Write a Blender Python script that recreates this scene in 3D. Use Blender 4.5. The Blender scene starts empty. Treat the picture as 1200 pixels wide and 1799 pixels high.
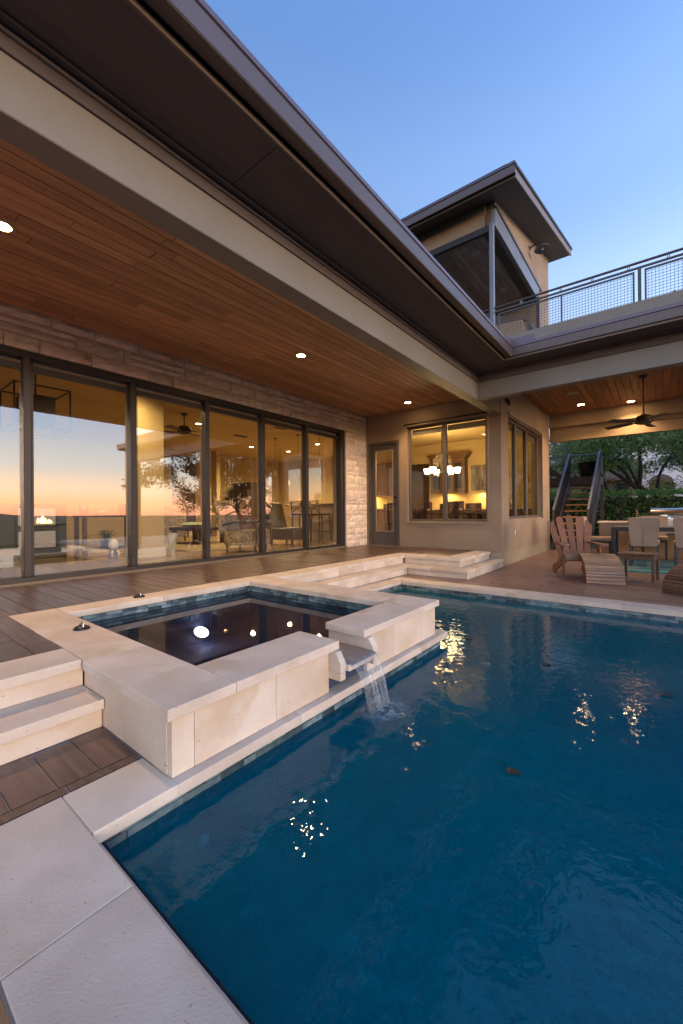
import bpy, bmesh, math, random
from mathutils import Vector, Matrix
import mathutils.noise as mnoise
random.seed(7)
R = math.radians
sc = bpy.context.scene
COL = sc.collection

# ------------------------------------------------------------------ camera
cam = bpy.data.cameras.new('camera'); camo = bpy.data.objects.new('camera', cam); COL.objects.link(camo)
yaw, pit, rol = 0.66978, 0.0021936, -0.0085442
f_ = Vector((-math.sin(yaw), math.cos(yaw), 0)); r_ = Vector((math.cos(yaw), math.sin(yaw), 0)); u_ = Vector((0, 0, 1))
f2 = f_*math.cos(pit) + u_*math.sin(pit); u2 = u_*math.cos(pit) - f_*math.sin(pit)
r3 = r_*math.cos(rol) + u2*math.sin(rol); u3 = u2*math.cos(rol) - r_*math.sin(rol)
camo.matrix_world = Matrix(((r3.x, u3.x, -f2.x, 0), (r3.y, u3.y, -f2.y, 0), (r3.z, u3.z, -f2.z, 0.78), (0, 0, 0, 1)))
cam.sensor_width = 36; cam.lens = 14.128; cam.clip_start = 0.05; cam.clip_end = 6000
sc.camera = camo

# ------------------------------------------------------------------ sky, dusk glow, exposure
SUN_AZ = 100.0          # degrees clockwise from +Y: the glow is over the valley, to the right of the photograph
SUN_EL = 1.2
w = bpy.data.worlds.new('World'); sc.world = w; w.use_nodes = True
nt = w.node_tree; bg = nt.nodes['Background']
sky = nt.nodes.new('ShaderNodeTexSky'); sky.sky_type = 'NISHITA'; sky.sun_disc = False
sky.sun_elevation = R(SUN_EL); sky.sun_rotation = R(SUN_AZ); sky.ozone_density = 2.3; sky.dust_density = 0.7; sky.air_density = 1.0
# dusk gradient over the physical sky: blue overhead, lavender, peach, pink along the horizon
tcw = nt.nodes.new('ShaderNodeTexCoord'); sep = nt.nodes.new('ShaderNodeSeparateXYZ'); nt.links.new(tcw.outputs['Generated'], sep.inputs[0])
rampw = nt.nodes.new('ShaderNodeValToRGB'); nt.links.new(sep.outputs[2], rampw.inputs[0]); rampw.color_ramp.interpolation = 'EASE'
cr = rampw.color_ramp
SKY = [(0.0, (1.70, 0.66, 0.42)), (0.022, (1.85, 0.90, 0.54)), (0.055, (1.50, 1.12, 0.84)), (0.105, (1.02, 1.02, 1.0)), (0.20, (0.62, 0.76, 0.98)), (0.38, (0.34, 0.475, 0.76)), (0.58, (0.19, 0.32, 0.60)), (0.80, (0.10, 0.21, 0.49)), (1.0, (0.10, 0.20, 0.46))]
cr.elements[0].position, cr.elements[1].position = SKY[0][0], SKY[-1][0]
cr.elements[0].color, cr.elements[1].color = (*SKY[0][1], 1), (*SKY[-1][1], 1)
for p_, c_ in SKY[1:-1]: cr.elements.new(p_).color = (*c_, 1)
dotw = nt.nodes.new('ShaderNodeVectorMath'); dotw.operation = 'DOT_PRODUCT'; nt.links.new(tcw.outputs['Generated'], dotw.inputs[0]); dotw.inputs[1].default_value = (math.sin(R(SUN_AZ)), math.cos(R(SUN_AZ)), 0)
mrw = nt.nodes.new('ShaderNodeMapRange'); mrw.inputs[1].default_value = -1; mrw.inputs[2].default_value = 1; mrw.inputs[3].default_value = 0.55; mrw.inputs[4].default_value = 1.9; nt.links.new(dotw.outputs['Value'], mrw.inputs[0])
mulw = nt.nodes.new('ShaderNodeVectorMath'); mulw.operation = 'SCALE'; nt.links.new(rampw.outputs[0], mulw.inputs[0]); nt.links.new(mrw.outputs[0], mulw.inputs['Scale'])
mixw = nt.nodes.new('ShaderNodeMix'); mixw.data_type = 'RGBA'; mixw.inputs[0].default_value = 0.86
nt.links.new(sky.outputs[0], mixw.inputs[6]); nt.links.new(mulw.outputs[0], mixw.inputs[7])
nt.links.new(mixw.outputs[2], bg.inputs[0]); bg.inputs[1].default_value = 0.15
sl = bpy.data.lights.new('sunset_glow', 'SUN'); slo = bpy.data.objects.new('sunset_glow', sl); COL.objects.link(slo)
sl.energy = 0.24; sl.angle = R(22); sl.color = (1.0, 0.74, 0.56)
d = Vector((math.sin(R(SUN_AZ))*math.cos(R(3.2)), math.cos(R(SUN_AZ))*math.cos(R(3.2)), math.sin(R(3.2))))
slo.rotation_euler = d.to_track_quat('Z', 'Y').to_euler()
sc.view_settings.view_transform = 'Standard'; sc.view_settings.look = 'None'; sc.view_settings.gamma = 1.0
sc.view_settings.use_curve_mapping = False; sc.view_settings.exposure = 3.5
sc.cycles.use_denoising = True; sc.cycles.transparent_max_bounces = 24; sc.cycles.max_bounces = 8
sc.cycles.diffuse_bounces = 4; sc.cycles.glossy_bounces = 5; sc.cycles.caustics_reflective = False; sc.cycles.caustics_refractive = False
sc.cycles.sample_clamp_indirect = 12.0

# ------------------------------------------------------------------ helpers: materials
def nodes(name):
    m = bpy.data.materials.new(name); m.use_nodes = True
    t = m.node_tree; t.nodes.clear()
    o = t.nodes.new('ShaderNodeOutputMaterial')
    return m, t, o
def mat(name, col, rough=0.6, metal=0.0, col2=None, nscale=3.0, ndet=4.0, stretch=(1, 1, 1), var=0.0, hvar=0.0,
        bump=0.0, bscale=80.0, bstretch=None, spec=0.5, ramp=(0.35, 0.65), spots=None, coat=0.0, rvar=0.0, pits=None):
    """Principled surface: two-tone noise, per-object variation, fine relief."""
    m, t, o = nodes(name); N = t.nodes.new; L = t.links.new
    p = N('ShaderNodeBsdfPrincipled'); L(p.outputs[0], o.inputs[0])
    p.inputs['Roughness'].default_value = rough; p.inputs['Metallic'].default_value = metal
    p.inputs['Specular IOR Level'].default_value = spec; p.inputs['Coat Weight'].default_value = coat
    tc = N('ShaderNodeTexCoord'); oi = N('ShaderNodeObjectInfo')
    mul = N('ShaderNodeMath'); mul.operation = 'MULTIPLY'; mul.inputs[1].default_value = 53.0; L(oi.outputs['Random'], mul.inputs[0])
    add = N('ShaderNodeVectorMath'); add.operation = 'ADD'; L(tc.outputs['Object'], add.inputs[0]); L(mul.outputs[0], add.inputs[1])
    def noise(scale, st, det=4.0, rgh=0.55):
        mp = N('ShaderNodeMapping'); mp.inputs['Scale'].default_value = st; L(add.outputs[0], mp.inputs[0])
        n = N('ShaderNodeTexNoise'); n.inputs['Scale'].default_value = scale; n.inputs['Detail'].default_value = det; n.inputs['Roughness'].default_value = rgh
        L(mp.outputs[0], n.inputs['Vector']); return n
    c = None
    if col2:
        n = noise(nscale, stretch, ndet)
        r = N('ShaderNodeValToRGB'); r.color_ramp.elements[0].position = ramp[0]; r.color_ramp.elements[1].position = ramp[1]
        r.color_ramp.elements[0].color = (*col, 1); r.color_ramp.elements[1].color = (*col2, 1)
        L(n.outputs['Fac'], r.inputs[0]); c = r.outputs[0]
    else:
        rg = N('ShaderNodeRGB'); rg.outputs[0].default_value = (*col, 1); c = rg.outputs[0]
    if spots:                                  # (colour, scale, threshold): stains / knots / pits
        n = noise(spots[1], spots[3] if len(spots) > 3 else (1, 1, 1), 3.0)
        r = N('ShaderNodeValToRGB'); r.color_ramp.elements[0].position = spots[2]; r.color_ramp.elements[1].position = spots[2] + 0.08
        r.color_ramp.elements[0].color = (0, 0, 0, 1); r.color_ramp.elements[1].color = (1, 1, 1, 1); L(n.outputs['Fac'], r.inputs[0])
        mx = N('ShaderNodeMix'); mx.data_type = 'RGBA'; L(r.outputs[0], mx.inputs[0]); L(c, mx.inputs[6]); mx.inputs[7].default_value = (*spots[0], 1); c = mx.outputs[2]
    if pits:                                   # (colour, scale, threshold): small open pores
        n = noise(pits[1], (1, 1, 1), 2.0)
        r = N('ShaderNodeValToRGB'); r.color_ramp.elements[0].position = pits[2]; r.color_ramp.elements[1].position = pits[2] + 0.03
        r.color_ramp.elements[0].color = (0, 0, 0, 1); r.color_ramp.elements[1].color = (1, 1, 1, 1); L(n.outputs['Fac'], r.inputs[0])
        mx = N('ShaderNodeMix'); mx.data_type = 'RGBA'; L(r.outputs[0], mx.inputs[0]); L(c, mx.inputs[6]); mx.inputs[7].default_value = (*pits[0], 1); c = mx.outputs[2]
    if var or hvar:
        h = N('ShaderNodeHueSaturation'); L(c, h.inputs['Color'])
        a = N('ShaderNodeMapRange'); a.inputs[3].default_value = 1 - var; a.inputs[4].default_value = 1 + var; L(oi.outputs['Random'], a.inputs[0]); L(a.outputs[0], h.inputs['Value'])
        if hvar:
            fr = N('ShaderNodeMath'); fr.operation = 'MULTIPLY'; fr.inputs[1].default_value = 7.77; L(oi.outputs['Random'], fr.inputs[0])
            f3 = N('ShaderNodeMath'); f3.operation = 'FRACT'; L(fr.outputs[0], f3.inputs[0])
            b = N('ShaderNodeMapRange'); b.inputs[3].default_value = 0.5 - hvar; b.inputs[4].default_value = 0.5 + hvar; L(f3.outputs[0], b.inputs[0]); L(b.outputs[0], h.inputs['Hue'])
        c = h.outputs[0]
    L(c, p.inputs['Base Color'])
    if rvar:
        n = noise(nscale*1.7, stretch); a = N('ShaderNodeMapRange'); a.inputs[3].default_value = rough - rvar; a.inputs[4].default_value = rough + rvar
        L(n.outputs['Fac'], a.inputs[0]); L(a.outputs[0], p.inputs['Roughness'])
    if bump:
        n = noise(bscale, bstretch or (1, 1, 1), 5.0, 0.6); b = N('ShaderNodeBump'); b.inputs['Strength'].default_value = bump; b.inputs['Distance'].default_value = 0.01
        L(n.outputs['Fac'], b.inputs['Height']); L(b.outputs[0], p.inputs['Normal'])
    return m
def emit(name, col, s):
    m, t, o = nodes(name); e = t.nodes.new('ShaderNodeEmission'); e.inputs[0].default_value = (*col, 1); e.inputs[1].default_value = s
    t.links.new(e.outputs[0], o.inputs[0]); return m
def glass(name, tint, refl, ior=1.5, rough=0.0):
    m, t, o = nodes(name); N = t.nodes.new; L = t.links.new
    tr = N('ShaderNodeBsdfTransparent'); tr.inputs[0].default_value = (*tint, 1)
    g = N('ShaderNodeBsdfGlossy'); g.inputs['Roughness'].default_value = rough
    tc = N('ShaderNodeTexCoord'); oi = N('ShaderNodeObjectInfo'); av = N('ShaderNodeVectorMath'); av.operation = 'MULTIPLY_ADD'
    L(oi.outputs['Random'], av.inputs[0]); av.inputs[1].default_value = (40, 40, 40); L(tc.outputs['Object'], av.inputs[2])
    n = N('ShaderNodeTexNoise'); n.inputs['Scale'].default_value = 0.9; n.inputs['Detail'].default_value = 1.0; L(av.outputs[0], n.inputs['Vector'])
    b = N('ShaderNodeBump'); b.inputs['Strength'].default_value = 0.09; b.inputs['Distance'].default_value = 0.01; L(n.outputs['Fac'], b.inputs['Height']); L(b.outputs[0], g.inputs['Normal'])
    fr = N('ShaderNodeFresnel'); fr.inputs[0].default_value = ior
    a = N('ShaderNodeMath'); a.operation = 'ADD'; a.inputs[1].default_value = refl; a.use_clamp = True; L(fr.outputs[0], a.inputs[0])
    ge = N('ShaderNodeNewGeometry'); iv = N('ShaderNodeMath'); iv.operation = 'SUBTRACT'; iv.inputs[0].default_value = 1.0; L(ge.outputs['Backfacing'], iv.inputs[1])
    am = N('ShaderNodeMath'); am.operation = 'MULTIPLY'; L(a.outputs[0], am.inputs[0]); L(iv.outputs[0], am.inputs[1])
    mx = N('ShaderNodeMixShader'); L(am.outputs[0], mx.inputs[0]); L(tr.outputs[0], mx.inputs[1]); L(g.outputs[0], mx.inputs[2]); L(mx.outputs[0], o.inputs[0])
    return m
def water(name, tint, s1, s2, strength, body=(0, 0, 0), bf=0.0):
    m, t, o = nodes(name); N = t.nodes.new; L = t.links.new
    tc = N('ShaderNodeTexCoord')
    n1 = N('ShaderNodeTexNoise'); n1.inputs['Scale'].default_value = s1; n1.inputs['Detail'].default_value = 2; n1.inputs['Distortion'].default_value = 0.6; L(tc.outputs['Object'], n1.inputs['Vector'])
    n2 = N('ShaderNodeTexNoise'); n2.inputs['Scale'].default_value = s2; n2.inputs['Detail'].default_value = 2; L(tc.outputs['Object'], n2.inputs['Vector'])
    m2 = N('ShaderNodeMath'); m2.operation = 'MULTIPLY'; m2.inputs[1].default_value = 0.10; L(n2.outputs['Fac'], m2.inputs[0])
    ad = N('ShaderNodeMath'); L(n1.outputs['Fac'], ad.inputs[0]); L(m2.outputs[0], ad.inputs[1])
    b = N('ShaderNodeBump'); b.inputs['Strength'].default_value = strength; b.inputs['Distance'].default_value = 0.01; L(ad.outputs[0], b.inputs['Height'])
    tr = N('ShaderNodeBsdfTransparent'); tr.inputs[0].default_value = (*tint, 1)
    g = N('ShaderNodeBsdfGlossy'); g.inputs['Roughness'].default_value = 0.02; L(b.outputs[0], g.inputs['Normal'])
    fr = N('ShaderNodeFresnel'); fr.inputs[0].default_value = 1.33; L(b.outputs[0], fr.inputs['Normal'])
    df = N('ShaderNodeBsdfDiffuse'); df.inputs[0].default_value = (*body, 1)
    n3 = N('ShaderNodeTexNoise'); n3.inputs['Scale'].default_value = 19.0; n3.inputs['Detail'].default_value = 6; n3.inputs['Roughness'].default_value = 0.75; n3.inputs['Distortion'].default_value = 1.5; L(tc.outputs['Object'], n3.inputs['Vector'])
    r3 = N('ShaderNodeValToRGB'); r3.color_ramp.elements[0].position = 0.32; r3.color_ramp.elements[1].position = 0.72
    r3.color_ramp.elements[0].color = tuple(c*0.74 for c in body)+(1,); r3.color_ramp.elements[1].color = tuple(c*1.34 for c in body)+(1,); L(n3.outputs['Fac'], r3.inputs[0]); L(r3.outputs[0], df.inputs[0])
    bd = N('ShaderNodeMixShader'); bd.inputs[0].default_value = bf; L(tr.outputs[0], bd.inputs[1]); L(df.outputs[0], bd.inputs[2])
    mx = N('ShaderNodeMixShader'); L(fr.outputs[0], mx.inputs[0]); L(bd.outputs[0], mx.inputs[1]); L(g.outputs[0], mx.inputs[2]); L(mx.outputs[0], o.inputs[0])
    return m

M = dict(
 cedar=mat('cedar_ceiling_board', (0.50, 0.275, 0.14), 0.5, col2=(0.33, 0.17, 0.085), nscale=2.0, stretch=(22, 0.9, 22), var=0.22, hvar=0.006, bump=0.15, bscale=3, bstretch=(60, 1.5, 60), spots=((0.05, 0.02, 0.01), 1.6, 0.76, (14, 2.5, 14))),
 cedar_wide=mat('cedar_wide_board', (0.38, 0.17, 0.072), 0.55, col2=(0.22, 0.09, 0.04), nscale=2.0, stretch=(14, 0.8, 14), var=0.30, hvar=0.01, bump=0.2, bscale=3, bstretch=(50, 1.5, 50)),
 cedar_grey=mat('weathered_cedar_board', (0.42, 0.30, 0.235), 0.7, col2=(0.25, 0.175, 0.14), nscale=2.0, stretch=(14, 0.8, 14), var=0.25, bump=0.2, bscale=3, bstretch=(50, 1.5, 50)),
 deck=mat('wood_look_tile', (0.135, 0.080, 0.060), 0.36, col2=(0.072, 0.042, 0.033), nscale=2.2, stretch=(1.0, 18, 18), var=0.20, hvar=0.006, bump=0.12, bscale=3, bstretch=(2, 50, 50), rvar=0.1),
 deck_lit=mat('skylit_wood_look_tile', (0.27, 0.165, 0.125), 0.36, col2=(0.16, 0.092, 0.070), nscale=2.2, stretch=(1.0, 18, 18), var=0.16, hvar=0.006, bump=0.12, bscale=3, bstretch=(2, 50, 50), rvar=0.1),  # lighter copy of the deck tile, open-sky brightness put into its colour
 grout=mat('tile_grout', (0.33, 0.285, 0.26), 0.9),
 lime=mat('cream_limestone', (0.65, 0.565, 0.465), 0.6, col2=(0.47, 0.385, 0.30), nscale=2.6, ndet=9, ramp=(0.30, 0.72), var=0.07, hvar=0.005, bump=0.25, bscale=130, spots=((0.50, 0.40, 0.29), 2.3, 0.57), pits=((0.34, 0.26, 0.195), 75, 0.70)),
 limeface=mat('honey_limestone_face', (0.61, 0.53, 0.43), 0.66, col2=(0.50, 0.39, 0.275), nscale=2.6, ndet=7, var=0.06, bump=0.2, bscale=90, spots=((0.50, 0.385, 0.265), 2.4, 0.62), pits=((0.36, 0.26, 0.17), 42, 0.71)),
 stone=mat('chopped_limestone_block', (0.72, 0.62, 0.52), 0.85, col2=(0.57, 0.47, 0.375), nscale=7, ndet=9, var=0.13, hvar=0.012, bump=1.0, bscale=22, spots=((0.42, 0.25, 0.11), 2.4, 0.66)),
 mortar=mat('mortar', (0.50, 0.42, 0.35), 0.95, bump=0.4, bscale=120),
 stucco=mat('tan_stucco', (0.325, 0.25, 0.175), 0.9, col2=(0.255, 0.19, 0.13), nscale=1.1, ndet=9, bump=0.25, bscale=160),
 plinth=mat('pale_concrete_plinth', (0.33, 0.28, 0.20), 0.9, col2=(0.27, 0.23, 0.165), nscale=3, bump=0.3, bscale=90),
 beam=mat('taupe_painted_beam', (0.20, 0.178, 0.145), 0.5, col2=(0.175, 0.155, 0.125), nscale=1.2, bump=0.08, bscale=120),
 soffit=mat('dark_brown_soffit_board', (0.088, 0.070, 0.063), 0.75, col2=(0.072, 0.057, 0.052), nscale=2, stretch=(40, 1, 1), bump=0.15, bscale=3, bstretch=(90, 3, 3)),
 fascia=mat('bronze_metal_gutter', (0.105, 0.085, 0.085), 0.38, metal=0.35, col2=(0.095, 0.078, 0.078), nscale=2),
 cap=mat('bronze_metal_cap', (0.135, 0.105, 0.125), 0.32, metal=0.45),
 brass=mat('tan_drip_edge', (0.13, 0.10, 0.068), 0.5),
 bronze=mat('dark_bronze_frame', (0.026, 0.021, 0.019), 0.45, metal=0.2, col2=(0.022, 0.018, 0.017), nscale=4),
 taupe_frame=mat('taupe_window_frame', (0.115, 0.095, 0.078), 0.45),
 doorpaint=mat('grey_bronze_door_paint', (0.080, 0.070, 0.060), 0.42),
 steel=mat('grey_painted_steel', (0.17, 0.175, 0.18), 0.42, metal=0.3, col2=(0.145, 0.15, 0.16), nscale=3),
 darksteel=mat('dark_painted_steel', (0.070, 0.062, 0.058), 0.45, metal=0.3),
 black=mat('black_metal', (0.022, 0.020, 0.02), 0.4, metal=0.4),
 stainless=mat('brushed_stainless', (0.55, 0.55, 0.56), 0.22, metal=1.0, bump=0.05, bscale=4, bstretch=(2, 200, 200)),
 pane=glass('window_glass', (0.94, 0.94, 0.90), 0.20, 1.5),
 pane2=glass('lightly_coated_glass', (0.95, 0.95, 0.92), 0.05, 1.55),
 pane3=glass('side_window_glass', (0.90, 0.90, 0.86), 0.26, 1.5),
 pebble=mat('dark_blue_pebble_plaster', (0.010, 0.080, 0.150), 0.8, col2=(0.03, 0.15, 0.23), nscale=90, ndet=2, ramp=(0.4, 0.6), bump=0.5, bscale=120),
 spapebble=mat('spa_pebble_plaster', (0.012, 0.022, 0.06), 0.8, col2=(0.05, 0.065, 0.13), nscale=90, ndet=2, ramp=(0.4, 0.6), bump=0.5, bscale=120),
 tile=mat('slate_blue_waterline_tile', (0.16, 0.21, 0.215), 0.14, col2=(0.07, 0.115, 0.13), nscale=14, ndet=5, var=0.6, hvar=0.035, spots=((0.17, 0.11, 0.07), 3.0, 0.68), bump=0.1, bscale=40),
 tilegrout=mat('dark_tile_grout', (0.035, 0.045, 0.05), 0.8),
 water=water('pool_water', (0.35, 0.90, 0.88), 13.0, 34.0, 0.25, (0.0, 0.145, 0.205), 0.47),
 spawater=water('spa_water', (0.62, 0.74, 0.92), 3.0, 14.0, 0.03, (0.010, 0.032, 0.070), 0.32),
)

# ------------------------------------------------------------------ helpers: geometry
WO = {}
class MB:
    def __init__(s): s.bm = bmesh.new()
    def box(s, x0, x1, y0, y1, z0, z1, bev=0.0, seg=1, mtx=None):
        mt = Matrix.Translation(((x0+x1)/2, (y0+y1)/2, (z0+z1)/2)) @ Matrix.Diagonal((abs(x1-x0), abs(y1-y0), abs(z1-z0), 1))
        if mtx is not None: mt = mtx @ mt
        r = bmesh.ops.create_cube(s.bm, size=1.0, matrix=mt)
        if bev:
            es = {e for v in r['verts'] for e in v.link_edges}
            bmesh.ops.bevel(s.bm, geom=list(es), offset=bev, segments=seg, affect='EDGES', profile=0.6)
        return s
    def bar(s, a, b, wd, ht, up=(0, 0, 1), bev=0.0):
        a, b = Vector(a), Vector(b); d = b - a; L = d.length; y = d.normalized(); z = Vector(up); x = y.cross(z)
        if x.length < 1e-4: x = Vector((1, 0, 0))
        x.normalize(); z = x.cross(y)
        mt = Matrix(((x.x, y.x, z.x, a.x), (x.y, y.y, z.y, a.y), (x.z, y.z, z.z, a.z), (0, 0, 0, 1)))
        return s.box(-wd/2, wd/2, 0, L, -ht/2, ht/2, bev, 1, mt)
    def tube(s, pts, r, n=8, caps=True):
        pts = [Vector(p) for p in pts]; rr = r if isinstance(r, (list, tuple)) else [r]*len(pts); rings = []
        up = None
        for i, p in enumerate(pts):
            t = (pts[min(i+1, len(pts)-1)] - pts[max(i-1, 0)]).normalized()
            if up is None: up = Vector((0, 0, 1)) if abs(t.z) < 0.9 else Vector((1, 0, 0))
            x = t.cross(up).normalized(); up = x.cross(t).normalized()
            rings.append([s.bm.verts.new(p + (x*math.cos(2*math.pi*k/n) + up*math.sin(2*math.pi*k/n))*rr[i]) for k in range(n)])
        for a, b in zip(rings, rings[1:]):
            for k in range(n): s.bm.faces.new((a[k], a[(k+1) % n], b[(k+1) % n], b[k]))
        if caps: s.bm.faces.new(rings[0][::-1]); s.bm.faces.new(rings[-1])
        return s
    def lathe(s, prof, c=(0, 0, 0), n=24):
        c = Vector(c); rings = []
        for r, z in prof:
            rings.append([s.bm.verts.new(c + Vector((max(r, 1e-4)*math.cos(2*math.pi*k/n), max(r, 1e-4)*math.sin(2*math.pi*k/n), z))) for k in range(n)])
        for a, b in zip(rings, rings[1:]):
            for k in range(n): s.bm.faces.new((a[k], a[(k+1) % n], b[(k+1) % n], b[k]))
        s.bm.faces.new(rings[0][::-1]); s.bm.faces.new(rings[-1]); return s
    def prism(s, poly, axis, a, b):
        """poly in the two other axes (in x,y,z order), extruded along axis from a to b"""
        def P(u, v, t): return {'x': (t, u, v), 'y': (u, t, v), 'z': (u, v, t)}[axis]
        A = [s.bm.verts.new(P(u, v, a)) for u, v in poly]; B = [s.bm.verts.new(P(u, v, b)) for u, v in poly]; n = len(poly)
        s.bm.faces.new(A[::-1]); s.bm.faces.new(B)
        for k in range(n): s.bm.faces.new((A[k], A[(k+1) % n], B[(k+1) % n], B[k]))
        return s
    def face(s, pts): s.bm.faces.new([s.bm.verts.new(p) for p in pts]); return s
    def mesh(s, name, m):
        bmesh.ops.recalc_face_normals(s.bm, faces=s.bm.faces)
        me = bpy.data.meshes.new(name); s.bm.to_mesh(me); s.bm.free(); me.materials.append(m)
        return me
    def build(s, name, m, parent=None, smooth=0, origin=None, **kw):
        co = [v.co for v in s.bm.verts]
        if origin is None:
            lo = Vector((min(c.x for c in co), min(c.y for c in co), min(c.z for c in co))); hi = Vector((max(c.x for c in co), max(c.y for c in co), max(c.z for c in co)))
            origin = (lo+hi)/2
            if parent is None: origin.z = lo.z
        origin = Vector(origin)
        for v in s.bm.verts: v.co -= origin
        me = s.mesh(name, m)
        if smooth:
            for p in me.polygons: p.use_smooth = True
            me.set_sharp_from_angle(angle=R(smooth))
        return put(me, name, origin, parent, **kw)
def put(me, name, origin, parent=None, rz=0.0, **kw):
    o = bpy.data.objects.new(name, me); COL.objects.link(o)
    origin = Vector(origin); WO[o.name] = origin
    if parent is not None: o.parent = parent; o.location = origin - WO[parent.name]
    else: o.location = origin
    if rz: o.rotation_euler.z = rz
    for k, v in kw.items(): o[k] = v
    return o
def thing(name, label, cat, loc=(0, 0, 0), group=None):
    o = bpy.data.objects.new(name, None); COL.objects.link(o); o.empty_display_size = 0.2
    o.location = loc; WO[o.name] = Vector(loc); o['label'] = label; o['category'] = cat
    if group: o['group'] = group
    return o
def tag(o, label, cat, group=None):
    o['label'] = label; o['category'] = cat
    if group: o['group'] = group
    return o
def structure(name, mb, m, label, cat, parent=None, **k):
    o = mb.build(name, m, parent, **k); o['kind'] = 'structure'; o['label'] = label; o['category'] = cat; return o
def place(root, loc, rz=0.0):
    root.location = loc; root.rotation_euler.z = rz; return root
def dup(o, parent=None):
    c = o.copy(); COL.objects.link(c)
    if parent is not None: c.parent = parent
    WO[c.name] = WO.get(o.name, Vector())
    for ch in list(o.children): dup(ch, c)
    return c
def dup_thing(o, loc, rz, label):
    c = dup(o); c.location = loc; c.rotation_euler.z = rz; c['label'] = label; return c
_cache = {}
def boxmesh(name, sx, sy, sz, m, bev=0.0):
    k = (name, round(sx, 3), round(sy, 3), round(sz, 3), m.name, bev)
    if k not in _cache: _cache[k] = MB().box(-sx/2, sx/2, -sy/2, sy/2, -sz/2, sz/2, bev).mesh(name, m)
    return _cache[k]
def plank_field(name, parent, x0, x1, y0, y1, ztop, along, width, length, gap, thick, m, bev=0.0, down=False, rnd=random):
    """rows of boards / tiles side by side, butt ends staggered; every piece an object"""
    n = max(1, round(((y1-y0) if along == 'x' else (x1-x0))/width)); wd = ((y1-y0) if along == 'x' else (x1-x0))/n
    a0, a1 = (x0, x1) if along == 'x' else (y0, y1)
    for i in range(n):
        t = a0 - rnd.random()*length
        while t < a1 - 1e-3:
            e = t + length*rnd.uniform(0.92, 1.08) if length < 1.6 else t + length*rnd.uniform(0.6, 1.3)
            s0, s1 = max(t, a0), min(e, a1); t = e
            if s1 - s0 < 0.06: continue
            ln = round(s1-s0-gap, 2); c = (s0+s1)/2; q = (y0 if along == 'x' else x0) + (i+0.5)*wd
            zc = ztop + (thick/2 if down else -thick/2) + rnd.uniform(-0.0008, 0.0008)
            if along == 'x': put(boxmesh(name, ln, wd-gap, thick, m, bev), name, (c, q, zc), parent)
            else: put(boxmesh(name, wd-gap, ln, thick, m, bev), name, (q, c, zc), parent)
def stones_along(name, parent, axis, a0, a1, b0, b1, z0, z1, m, length=0.6, gap=0.0025, bev=0.004, cuts=None):
    """coping slabs in a run along axis"""
    if cuts is None:
        n = max(1, round((a1-a0)/length)); cuts = [a0 + (a1-a0)*k/n for k in range(n+1)]
    for s0, s1 in zip(cuts, cuts[1:]):
        mb = MB()
        if axis == 'x': mb.box(s0+gap/2, s1-gap/2, b0, b1, z0, z1, bev, 2)
        else: mb.box(b0, b1, s0+gap/2, s1-gap/2, z0, z1, bev, 2)
        mb.build(name, m, parent)

L = -0.30        # pool deck level (upper patio is 0)
WZ = -0.41       # pool water
SWZ = -0.120     # spa water
WX = -5.60       # face of the stone wall with the sliding doors
RY = 8.10        # face of the rear stucco wall
CX = -2.42       # outer corner / side wall of the dining room
BY = 6.854       # face of the second beam
XE = 4.0         # outer end of the dining wing
FY = 12.45       # end of the side wall

# ------------------------------------------------------------------ terrain (one sheet to the horizon, open under house and pool)
def hz(x, y):
    d = math.hypot(x, y); h = -0.36
    if x > 8: h -= min(26, (x-8)*0.33)
    if y < -6: h -= min(8, (-6-y)*0.08)
    if y > 22: h -= min(4, (y-22)*0.02)
    if d > 220:
        h += (d-220)*0.045*(0.55+0.45*math.sin(math.atan2(y, x)*5+1.1)+0.2*math.sin(math.atan2(y, x)*17)) if d < 1100 else 880*0.045*(0.55+0.45*math.sin(math.atan2(y, x)*5+1.1)+0.2*math.sin(math.atan2(y, x)*17))
        h = min(h, 24 + 5*math.sin(math.atan2(y, x)*9))
    return h
xs = [-4000, -1500, -900, -600, -400, -250, -120, -60, -30, -16, -8, 0, 8.6, 11, 16, 25, 40, 70, 110, 170, 250, 350, 450, 600, 750, 900, 1100, 1400, 2000, 4000]
ys = [-4000, -1500, -900, -600, -400, -250, -120, -60, -25, -6, 0, 6, 13.1, 16, 20, 26, 35, 50, 80, 120, 170, 250, 350, 450, 600, 750, 900, 1100, 1400, 2000, 4000]
tb = MB(); V = [[tb.bm.verts.new((x, y, hz(x, y) if not (-16 <= x <= 8.6 and -6 <= y <= 13.1) else -0.36)) for y in ys] for x in xs]
for i in range(len(xs)-1):
    for j in range(len(ys)-1):
        if xs[i] >= -16 and xs[i+1] <= 8.6 and ys[j] >= -6 and ys[j+1] <= 13.1: continue
        tb.bm.faces.new((V[i][j], V[i+1][j], V[i+1][j+1], V[i][j+1]))
M['ground'] = mat('dry_grass_and_scrub', (0.045, 0.05, 0.022), 0.95, col2=(0.075, 0.068, 0.036), nscale=0.08, ndet=9, bump=0.6, bscale=2)
structure('ground', tb, M['ground'], 'dark scrubby ground running out to the hills', 'ground', smooth=60)

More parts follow.
